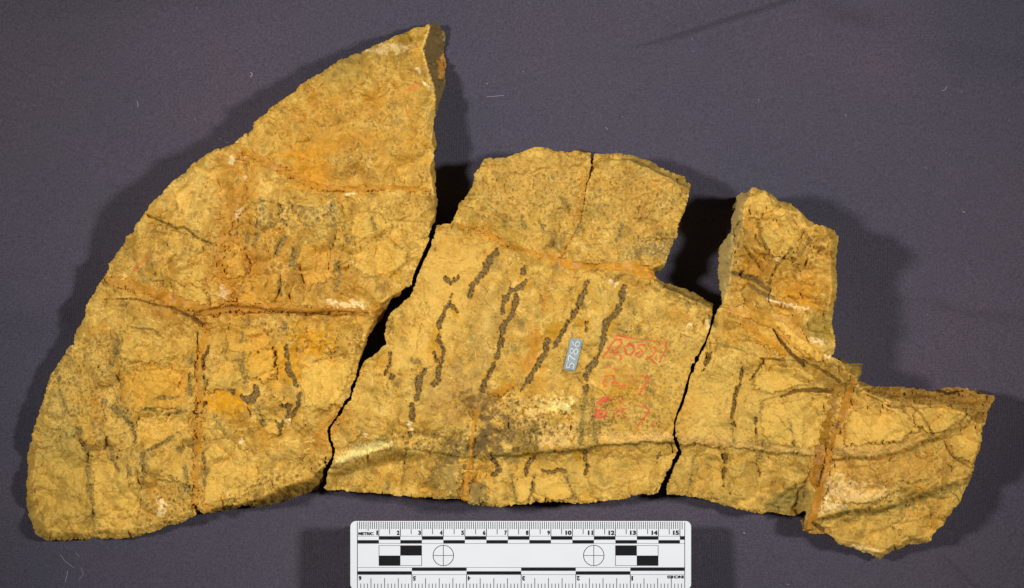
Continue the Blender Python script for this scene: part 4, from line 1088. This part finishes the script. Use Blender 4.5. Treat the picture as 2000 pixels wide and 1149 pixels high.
# digits drawn in a unit box (a = along reading direction, upward in the picture; b = across, glyph top towards the left)
DIG = {
 '5': [[(0.85, 0.95), (0.25, 0.95), (0.2, 0.55), (0.6, 0.6), (0.88, 0.35), (0.7, 0.05), (0.3, 0.0), (0.08, 0.12)]],
 '7': [[(0.08, 0.92), (0.9, 0.95), (0.6, 0.5), (0.42, 0.0)]],
 '8': [[(0.5, 0.52), (0.18, 0.72), (0.3, 0.95), (0.7, 0.97), (0.82, 0.74), (0.5, 0.52), (0.15, 0.28), (0.25, 0.03), (0.7, 0.0), (0.88, 0.26), (0.5, 0.52)]],
 '6': [[(0.75, 0.98), (0.35, 0.7), (0.15, 0.32), (0.3, 0.03), (0.7, 0.0), (0.88, 0.28), (0.65, 0.5), (0.25, 0.4)]],
}
def smoothpath(p, n=8):
    p = np.array(p, float); out = []
    for i in range(len(p) - 1):
        p0 = p[max(i - 1, 0)]; p1 = p[i]; p2 = p[i + 1]; p3 = p[min(i + 2, len(p) - 1)]
        for t in np.linspace(0, 1, n, endpoint=False):
            out.append(0.5 * ((2 * p1) + (-p0 + p2) * t + (2 * p0 - 5 * p1 + 4 * p2 - p3) * t * t + (-p0 + 3 * p1 - 3 * p2 + p3) * t ** 3))
    out.append(p[-1]); return np.array(out)
for k, (ch, v0, v1) in enumerate((('5', 0.955, 0.755), ('7', 0.735, 0.525), ('8', 0.51, 0.285), ('6', 0.265, 0.06))):
    VV = []; QQ = []
    for st in DIG[ch]:
        p = smoothpath(st, 6)
        v = v0 + (v1 - v0) * p[:, 0]; u = 0.80 - 0.62 * p[:, 1]
        q = tag_uv(u, v)
        tdir = np.gradient(q, axis=0); tdir /= np.linalg.norm(tdir, axis=1)[:, None] + 1e-9
        nrm = np.stack([-tdir[:, 1], tdir[:, 0]], 1)
        hw = 1.1
        a = q + nrm * hw; b = q - nrm * hw
        o0 = len(VV)
        for pp in (a, b):
            x, y, hz = surf(pp[:, 0], pp[:, 1], 0.00062)
            X, Y = to_world(x, y, hz)
            VV += list(np.stack([X, Y, hz], 1))
        n = len(q)
        for i in range(n - 1): QQ.append((o0 + i, o0 + i + 1, o0 + n + i + 1, o0 + n + i))
    dg = mesh_from('digit', VV, np.array(QQ), M_TAGINK, tag_o, origin=fb, smooth=False)

# ------------------------------------------------------------------ scale bar
RZ = 0.0225                                           # top of the plate
def rw(px, py, z): 
    X, Y = to_world(px, py, RZ)
    return X, Y, z
M_WHITE = plain('white_plastic_card', srgb(238, 242, 245) * 0.98, 0.42, 0.4, (60, 0.02))
M_INK = plain('black_print', srgb(26, 26, 27), 0.38, 0.4, (900, 0.25))
rx, ry = to_world(1017, 1085, 0)
ruler = bpy.data.objects.new('scale_bar', None); COL.objects.link(ruler); ruler.location = (rx, ry, 0)
tagd(ruler, 'white plastic scale bar with black centimetre and inch markings, below the middle fragment', 'ruler')
def prism(name, outline, z0, z1, mat, parent, bev=0.0):
    """closed prism from a pixel outline, with a small bevel on the upper edge"""
    import bmesh
    bm = bmesh.new()
    top = [bm.verts.new(Vector(rw(x, y, z1)) - ruler.location) for x, y in outline]
    f = bm.faces.new(top)
    r = bmesh.ops.extrude_face_region(bm, geom=[f])
    for v in [g for g in r['geom'] if isinstance(g, bmesh.types.BMVert)]: v.co.z = z0
    bmesh.ops.recalc_face_normals(bm, faces=bm.faces)
    if bev:
        ed = [e for e in bm.edges if all(abs(v.co.z - z1) < 1e-7 for v in e.verts)]
        bmesh.ops.bevel(bm, geom=ed, offset=bev, segments=2, affect='EDGES')
    me = bpy.data.meshes.new(name); bm.to_mesh(me); bm.free(); me.materials.append(mat)
    o = bpy.data.objects.new(name, me); COL.objects.link(o); o.parent = parent
    return o
def rrect(x0, y0, x1, y1, r, n=10):
    pts = []
    for cx, cy, a0 in ((x1 - r, y1 - r, 0), (x0 + r, y1 - r, 90), (x0 + r, y0 + r, 180), (x1 - r, y0 + r, 270)):
        for k in range(n + 1):
            a = math.radians(a0 + 90 * k / n); pts.append((cx + r * math.cos(a), cy + r * math.sin(a)))
    return pts
prism('plate', rrect(684, 1018.3, 1350, 1152, 11), RZ - 0.0018, RZ, M_WHITE, ruler, 0.0002)
M_RISER = plain('black_foam', srgb(40, 38, 42), 0.9, 0.1, (300, 0.2))
prism('riser', rrect(700, 1032, 1334, 1150, 4), -0.001, RZ - 0.0018, M_RISER, ruler)

def marks(name, rects, discs=(), z=0.00006):
    V = []; Q = []
    for x0, y0, x1, y1 in rects:
        n = len(V)
        for a, b in ((x0, y0), (x0, y1), (x1, y1), (x1, y0)): V.append(np.array(rw(a, b, RZ + z)))
        Q.append((n, n + 1, n + 2, n + 3))
    for cx, cy, r0, r1 in discs:
        N_ = 72; n = len(V)
        for k in range(N_):
            a = 2 * math.pi * k / N_
            V.append(np.array(rw(cx + r0 * math.cos(a), cy + r0 * math.sin(a), RZ + z))); V.append(np.array(rw(cx + r1 * math.cos(a), cy + r1 * math.sin(a), RZ + z)))
        for k in range(N_):
            m_ = (k + 1) % N_
            Q.append((n + 2 * k, n + 2 * m_, n + 2 * m_ + 1, n + 2 * k + 1))
    o = mesh_from(name, V, np.array(Q), M_INK, ruler, origin=tuple(ruler.location), smooth=False)
    return o
CMP = 42.0; X0 = 698.0; XE = 1337.3
t = []
for k in range(1, 152):
    x = X0 + k * CMP / 10
    if k % 10 == 0: t.append((x - .6, 1019.2, x + .6, 1047.6))
    elif k % 5 == 0: t.append((x - .58, 1019.2, x + .58, 1036.8 if k == 5 else 1043.6))
    else: t.append((x - .58, 1019.2, x + .58, 1033.6))
marks('millimetre_ticks', t)
t = []
INS_ = [1337.8 - i * 106.65 for i in range(7)]
for i in range(6):
    xa = INS_[i]
    for q in range(1, 17):
        x = xa - q * 106.65 / 16
        if x < 700: continue
        if q == 16: t.append((x - .6, 1122.6, x + .6, 1151.4))
        elif q % 4 == 0: t.append((x - .55, 1129.5, x + .55, 1151.4))
        else: t.append((x - .55, 1140, x + .55, 1151.4))
marks('inch_ticks', t)
marks('border_line', [(697.4, 1020, 698.5, 1151.4)])
marks('border_line', [(1336.8, 1020, 1337.9, 1151.4)])
def hbar(name, ys, edges, lowfirst, xs0, xs1):
    ya, yb, yc = ys
    r = [(xs0, ya - .9, xs1, ya - .25), (xs0, yc + .25, xs1, yc + .9)]
    for i in range(len(edges) - 1):
        low = (i % 2 == 0) == lowfirst
        r.append((edges[i] + .02, yb + .35 if low else ya - .1, edges[i + 1] - .02, yc + .1 if low else yb - .35))
    marks(name, r)
hbar('centimetre_bar', (1048.1, 1054.8, 1061.2), [X0 + 42 * k for k in range(16)] + [XE], True, X0 + .6, XE - .6)
hbar('inch_bar', (1109.2, 1115.6, 1122.0), [698.4, 804.5, 911.3, 1017.9, 1124.5, 1231.2, 1337], True, X0 + .6, XE - .6)
for x0, inv_ in ((739.8, 0), (1201.7, 1)):
    x1 = x0 + 84.1; y0, y1 = 1065.4, 1105.3; mx_, my_ = (x0 + x1) / 2, (y0 + y1) / 2
    r = [(x0, y0, x1, y0 + .8), (x0, y1 - .8, x1, y1), (x0, y0 + .8, x0 + .8, y1 - .8), (x1 - .8, y0 + .8, x1, y1 - .8)]
    if not inv_: r += [(mx_, y0 + .8, x1 - .8, my_), (x0 + .8, my_, mx_, y1 - .8)]
    else: r += [(x0 + .8, y0 + .8, mx_, my_), (mx_, my_, x1 - .8, y1 - .8)]
    marks('checker_box', r)
for cx in (865.9, 1159.7):
    marks('crosshair_circle', [(cx - 19.5, 1084.7, cx + 19.5, 1085.7), (cx - .5, 1065.4, cx + .5, 1084.6), (cx - .5, 1085.8, cx + .5, 1105.1)], [(cx, 1085.2, 19.4, 20.6)])

def text_mesh(s, box, rot180=False, bold=0.055, name='numeral'):
    """letters scaled into a pixel box (x0,y0,x1,y1)"""
    cu = bpy.data.curves.new('t', 'FONT'); cu.body = s; cu.offset = bold; cu.resolution_u = 6
    to = bpy.data.objects.new('t', cu); COL.objects.link(to)
    dg = bpy.context.evaluated_depsgraph_get()
    me = bpy.data.meshes.new_from_object(to.evaluated_get(dg))
    bpy.data.objects.remove(to)
    n = len(me.vertices); co = np.zeros(n * 3); me.vertices.foreach_get('co', co); co = co.reshape(-1, 3)
    lo = co.min(0); hi = co.max(0)
    u = (co[:, 0] - lo[0]) / (hi[0] - lo[0]); v = 1 - (co[:, 1] - lo[1]) / (hi[1] - lo[1])
    if rot180: u = 1 - u; v = 1 - v
    x = box[0] + u * (box[2] - box[0]); y = box[1] + v * (box[3] - box[1])
    X, Y = to_world(x, y, RZ)
    P = np.stack([X, Y, np.full(n, RZ + 0.00008)], 1) - np.array(ruler.location)
    me.vertices.foreach_set('co', P.ravel().astype(np.float32)); me.update()
    me.name = name; me.materials.clear(); me.materials.append(M_INK)
    o = bpy.data.objects.new(name, me); COL.objects.link(o); o.parent = ruler
    return o
for k in range(1, 16):
    xr = X0 + k * CMP - 1.7
    s = str(k)
    wd = 5.3 if len(s) == 1 else 11.8
    if s == '1': wd = 3.2
    if s == '11': wd = 10.0
    text_mesh(s, (xr - wd, 1036.3, xr, 1045.2))
text_mesh('METRIC', (699.8, 1039.4, 729.6, 1045.6), bold=0.05, name='lettering')
for k in range(1, 7):
    xl = INS_[k] + 2.0
    if k == 6: xl = 700.4
    text_mesh(str(k), (xl, 1125.2, xl + (3.2 if k == 1 else 5.6), 1134.3), True)
text_mesh('INCHES', (1303, 1124.2, 1335.4, 1130.1), True, 0.05, 'lettering')

# ------------------------------------------------------------------ cloth
def cloth():
    gx_ = np.concatenate([np.linspace(-1.1, -0.38, 36, endpoint=False), np.linspace(-0.38, 0.38, 760), np.linspace(0.40, 1.1, 36)]); gy_ = np.concatenate([np.linspace(-0.9, -0.25, 33, endpoint=False), np.linspace(-0.25, 0.25, 500), np.linspace(0.27, 0.9, 33)])
    X, Y = np.meshgrid(gx_, gy_)
    px = X / S0 + CX; py = -Y / S0 + CY
    r = np.random.default_rng(77)
    Z = np.zeros_like(X)
    for k in range(26):
        a = r.uniform(0, math.pi); L_ = r.uniform(0.10, 0.32); ph = r.uniform(0, 6.28)
        Z += r.uniform(0.0003, 0.0009) * (L_ / 0.2) * np.sin((X * math.cos(a) + Y * math.sin(a)) * 2 * math.pi / L_ + ph)
    def fold(pts, hgt, wid, skew=0.0, soft=40):
        nonlocal Z
        best = np.full(X.shape, 1e9); side = np.zeros(X.shape); par = np.zeros(X.shape); L_ = 0
        for i in range(len(pts) - 1):
            a, b = pts[i], pts[i + 1]; dx, dy = b[0] - a[0], b[1] - a[1]; l2 = dx * dx + dy * dy
            t_ = np.clip(((px - a[0]) * dx + (py - a[1]) * dy) / l2, 0, 1)
            d_ = np.hypot(px - a[0] - t_ * dx, py - a[1] - t_ * dy)
            n_ = d_ < best
            side = np.where(n_, np.sign(dx * (py - a[1]) - dy * (px - a[0])), side); par = np.where(n_, L_ + t_ * math.sqrt(l2), par); best = np.where(n_, d_, best); L_ += math.sqrt(l2)
        s = best * side
        e = np.clip(par / soft, 0, 1) * np.clip((L_ - par) / soft, 0, 1)
        ww = np.where(s > 0, wid * (1 - skew), wid * (1 + skew))
        Z += e * hgt * S0 * np.exp(-(s / ww) ** 2)
    fold([(1180, 100), (1300, 70), (1420, 32), (1520, 0), (1640, -40), (1800, -80)], 15.0, 15, 0.5, 140)
    fold([(1820, 1070), (1860, 1110), (1910, 1160), (1990, 1240)], -9.0, 7, 0.0, 30)
    fold([(1820, 1075), (1870, 1105), (1930, 1160), (1990, 1240)], 6, 18, 0.0, 30)
    fold([(1560, -60), (1680, 20), (1800, 60), (1960, 90), (2100, 100)], 16.0, 40, 0.2, 120)
    fold([(-120, 560), (0, 590), (120, 600), (220, 560)], 20.0, 60, 0.2, 140)
    fold([(1500, 60), (1700, 52), (1900, 40)], -12.0, 30, 0.0, 120)
    fold([(-60, 80), (150, 40), (330, 30), (560, -10)], -20.0, 50, 0.0, 160)
    fold([(760, 60), (1000, 75), (1200, 90), (1400, 75)], -12.0, 45, 0.2, 160)
    fold([(1760, 560), (1900, 600), (2060, 615)], 10.0, 24, 0.3, 90)
    fold([(1440, 560), (1600, 640), (1800, 700), (2050, 700)], 3.0, 50, 0.2, 140)
    # the cloth rises a little behind the top edge of the picture
    Z += 0.010 * np.clip((40 - py) / 200, 0, 2) ** 2
    Z -= Z.max() * 0 + 0.0006
    V = np.stack([X.ravel(), Y.ravel(), Z.ravel()], 1)
    ny, nx = X.shape; I = np.arange(nx * ny).reshape(ny, nx)
    Q = np.stack([I[:-1, :-1].ravel(), I[:-1, 1:].ravel(), I[1:, 1:].ravel(), I[1:, :-1].ravel()], 1)
    # wide skirt of plain cloth far outside the frame
    m, nt, bs = nodes('charcoal_cloth')
    N, L = nt.nodes, nt.links
    tc = N.new('ShaderNodeTexCoord')
    big = N.new('ShaderNodeTexNoise'); big.inputs['Scale'].default_value = 6.5; big.inputs['Detail'].default_value = 3
    L.new(tc.outputs['Object'], big.inputs['Vector'])
    ramp = N.new('ShaderNodeValToRGB')
    ramp.color_ramp.elements[0].position = 0.36; ramp.color_ramp.elements[0].color = (*srgb(71, 69, 81), 1)
    ramp.color_ramp.elements[1].position = 0.64; ramp.color_ramp.elements[1].color = (*srgb(82, 73, 85), 1)
    L.new(big.outputs['Fac'], ramp.inputs['Fac'])
    sp = N.new('ShaderNodeTexNoise'); sp.inputs['Scale'].default_value = 1100; sp.inputs['Detail'].default_value = 2; sp.inputs['Roughness'].default_value = 0.8
    L.new(tc.outputs['Object'], sp.inputs['Vector'])
    mr = N.new('ShaderNodeMapRange'); mr.inputs['From Min'].default_value = 0.3; mr.inputs['From Max'].default_value = 0.7; mr.inputs['To Min'].default_value = 0.66; mr.inputs['To Max'].default_value = 1.36
    L.new(sp.outputs['Fac'], mr.inputs['Value'])
    mu = N.new('ShaderNodeMix'); mu.data_type = 'RGBA'; mu.blend_type = 'MULTIPLY'; mu.inputs['Factor'].default_value = 1
    L.new(ramp.outputs['Color'], mu.inputs['A']); L.new(mr.outputs['Result'], mu.inputs['B'])
    L.new(mu.outputs['Result'], bs.inputs['Base Color'])
    bs.inputs['Roughness'].default_value = 0.85; bs.inputs['Specular IOR Level'].default_value = 0.25
    bs.inputs['Sheen Weight'].default_value = 0.15
    wv = N.new('ShaderNodeTexWave'); wv.inputs['Scale'].default_value = 380; wv.bands_direction = 'X'; wv.inputs['Distortion'].default_value = 1.5
    wh = N.new('ShaderNodeTexWave'); wh.inputs['Scale'].default_value = 380; wh.bands_direction = 'Y'; wh.inputs['Distortion'].default_value = 1.5
    L.new(tc.outputs['Object'], wv.inputs['Vector']); L.new(tc.outputs['Object'], wh.inputs['Vector'])
    ad = N.new('ShaderNodeMath'); ad.operation = 'ADD'; L.new(wv.outputs['Fac'], ad.inputs[0]); L.new(wh.outputs['Fac'], ad.inputs[1])
    bp = N.new('ShaderNodeBump'); bp.inputs['Strength'].default_value = 0.4; bp.inputs['Distance'].default_value = 0.0002
    L.new(ad.outputs['Value'], bp.inputs['Height'])
    b2 = N.new('ShaderNodeBump'); b2.inputs['Strength'].default_value = 0.5; b2.inputs['Distance'].default_value = 0.0004
    L.new(sp.outputs['Fac'], b2.inputs['Height']); L.new(bp.outputs['Normal'], b2.inputs['Normal']); L.new(b2.outputs['Normal'], bs.inputs['Normal'])
    o = mesh_from('backdrop_cloth', V, Q, m)
    o['kind'] = 'structure'
    from types import SimpleNamespace
    return lambda x, y: float(bil_c(Z, gx_, gy_, x, y))
def bil_c(Z, gx_, gy_, x, y):
    i = int(np.clip(np.searchsorted(gx_, x), 1, len(gx_) - 1)); j = int(np.clip(np.searchsorted(gy_, y), 1, len(gy_) - 1))
    return max(Z[j, i], Z[j - 1, i - 1], Z[j - 1, i], Z[j, i - 1])
cloth_z = cloth()

# ------------------------------------------------------------------ lint on the cloth
M_LINT = plain('pale_lint', srgb(150, 146, 156), 0.9, 0.1)
lv = []; lq = []
rl = np.random.default_rng(12)
def fibre(pts, wpx):
    p = smoothpath(pts, 5)
    t_ = np.gradient(p, axis=0); t_ /= np.linalg.norm(t_, axis=1)[:, None] + 1e-9
    nr = np.stack([-t_[:, 1], t_[:, 0]], 1)
    o0 = len(lv); n = len(p)
    for q_, lift in ((p + nr * wpx / 2, 0.0), (p, 1.0), (p - nr * wpx / 2, 0.0)):
        for (x, y) in q_:
            X, Y = to_world(x, y, 0); lv.append((X, Y, cloth_z(X, Y) + 0.00008 + lift * wpx * 0.5 * S0))
    for a in (0, n):
        for i in range(n - 1): lq.append((o0 + a + i, o0 + a + n + i, o0 + a + n + i + 1, o0 + a + i + 1))
for f, wd in (([(264, 196), (266, 203), (265, 208)], 1.4), ([(489, 141), (492, 146), (488, 150)], 2.0), ([(378, 227), (380, 236)], .6), ([(424, 269), (431, 271)], .8), ([(438, 278), (445, 276)], .7),
              ([(950, 163), (953, 165)], 1.6), ([(950, 190), (966, 189), (985, 187)], .8), ([(1183, 248), (1187, 253)], 1.0), ([(1352, 72), (1355, 78)], .8),
              ([(1838, 178), (1844, 176), (1847, 170)], 1.2), ([(1881, 413), (1886, 415)], 1.8), ([(1875, 180), (1878, 181)], 1), ([(1650, 223), (1655, 226)], .8), ([(1483, 193), (1484, 196)], 1.2),
              ([(120, 1082), (128, 1094), (138, 1102), (146, 1108)], .8), ([(134, 1114), (131, 1128), (129, 1136)], 1.2), ([(150, 1078), (157, 1087)], .8), ([(160, 1108), (164, 1120), (154, 1134)], .7),
              ([(1450, 1038), (1454, 1041)], 1.8), ([(1536, 1140), (1540, 1141)], 1), ([(1325, 534), (1327, 536)], 1), ([(1850, 905), (1852, 906)], 1)):
    fibre(f, wd)
for k in range(150):
    x, y = rl.uniform(5, 1995), rl.uniform(5, 1140); a = rl.uniform(0, 6.3); l = rl.uniform(1.2, 3.5)
    fibre([(x, y), (x + l * math.cos(a), y + l * math.sin(a))], rl.uniform(.4, .8))
lint = mesh_from('lint', lv, np.array(lq), M_LINT)
tagd(lint, 'pale lint fibres scattered over the dark cloth', None, None, 'stuff')
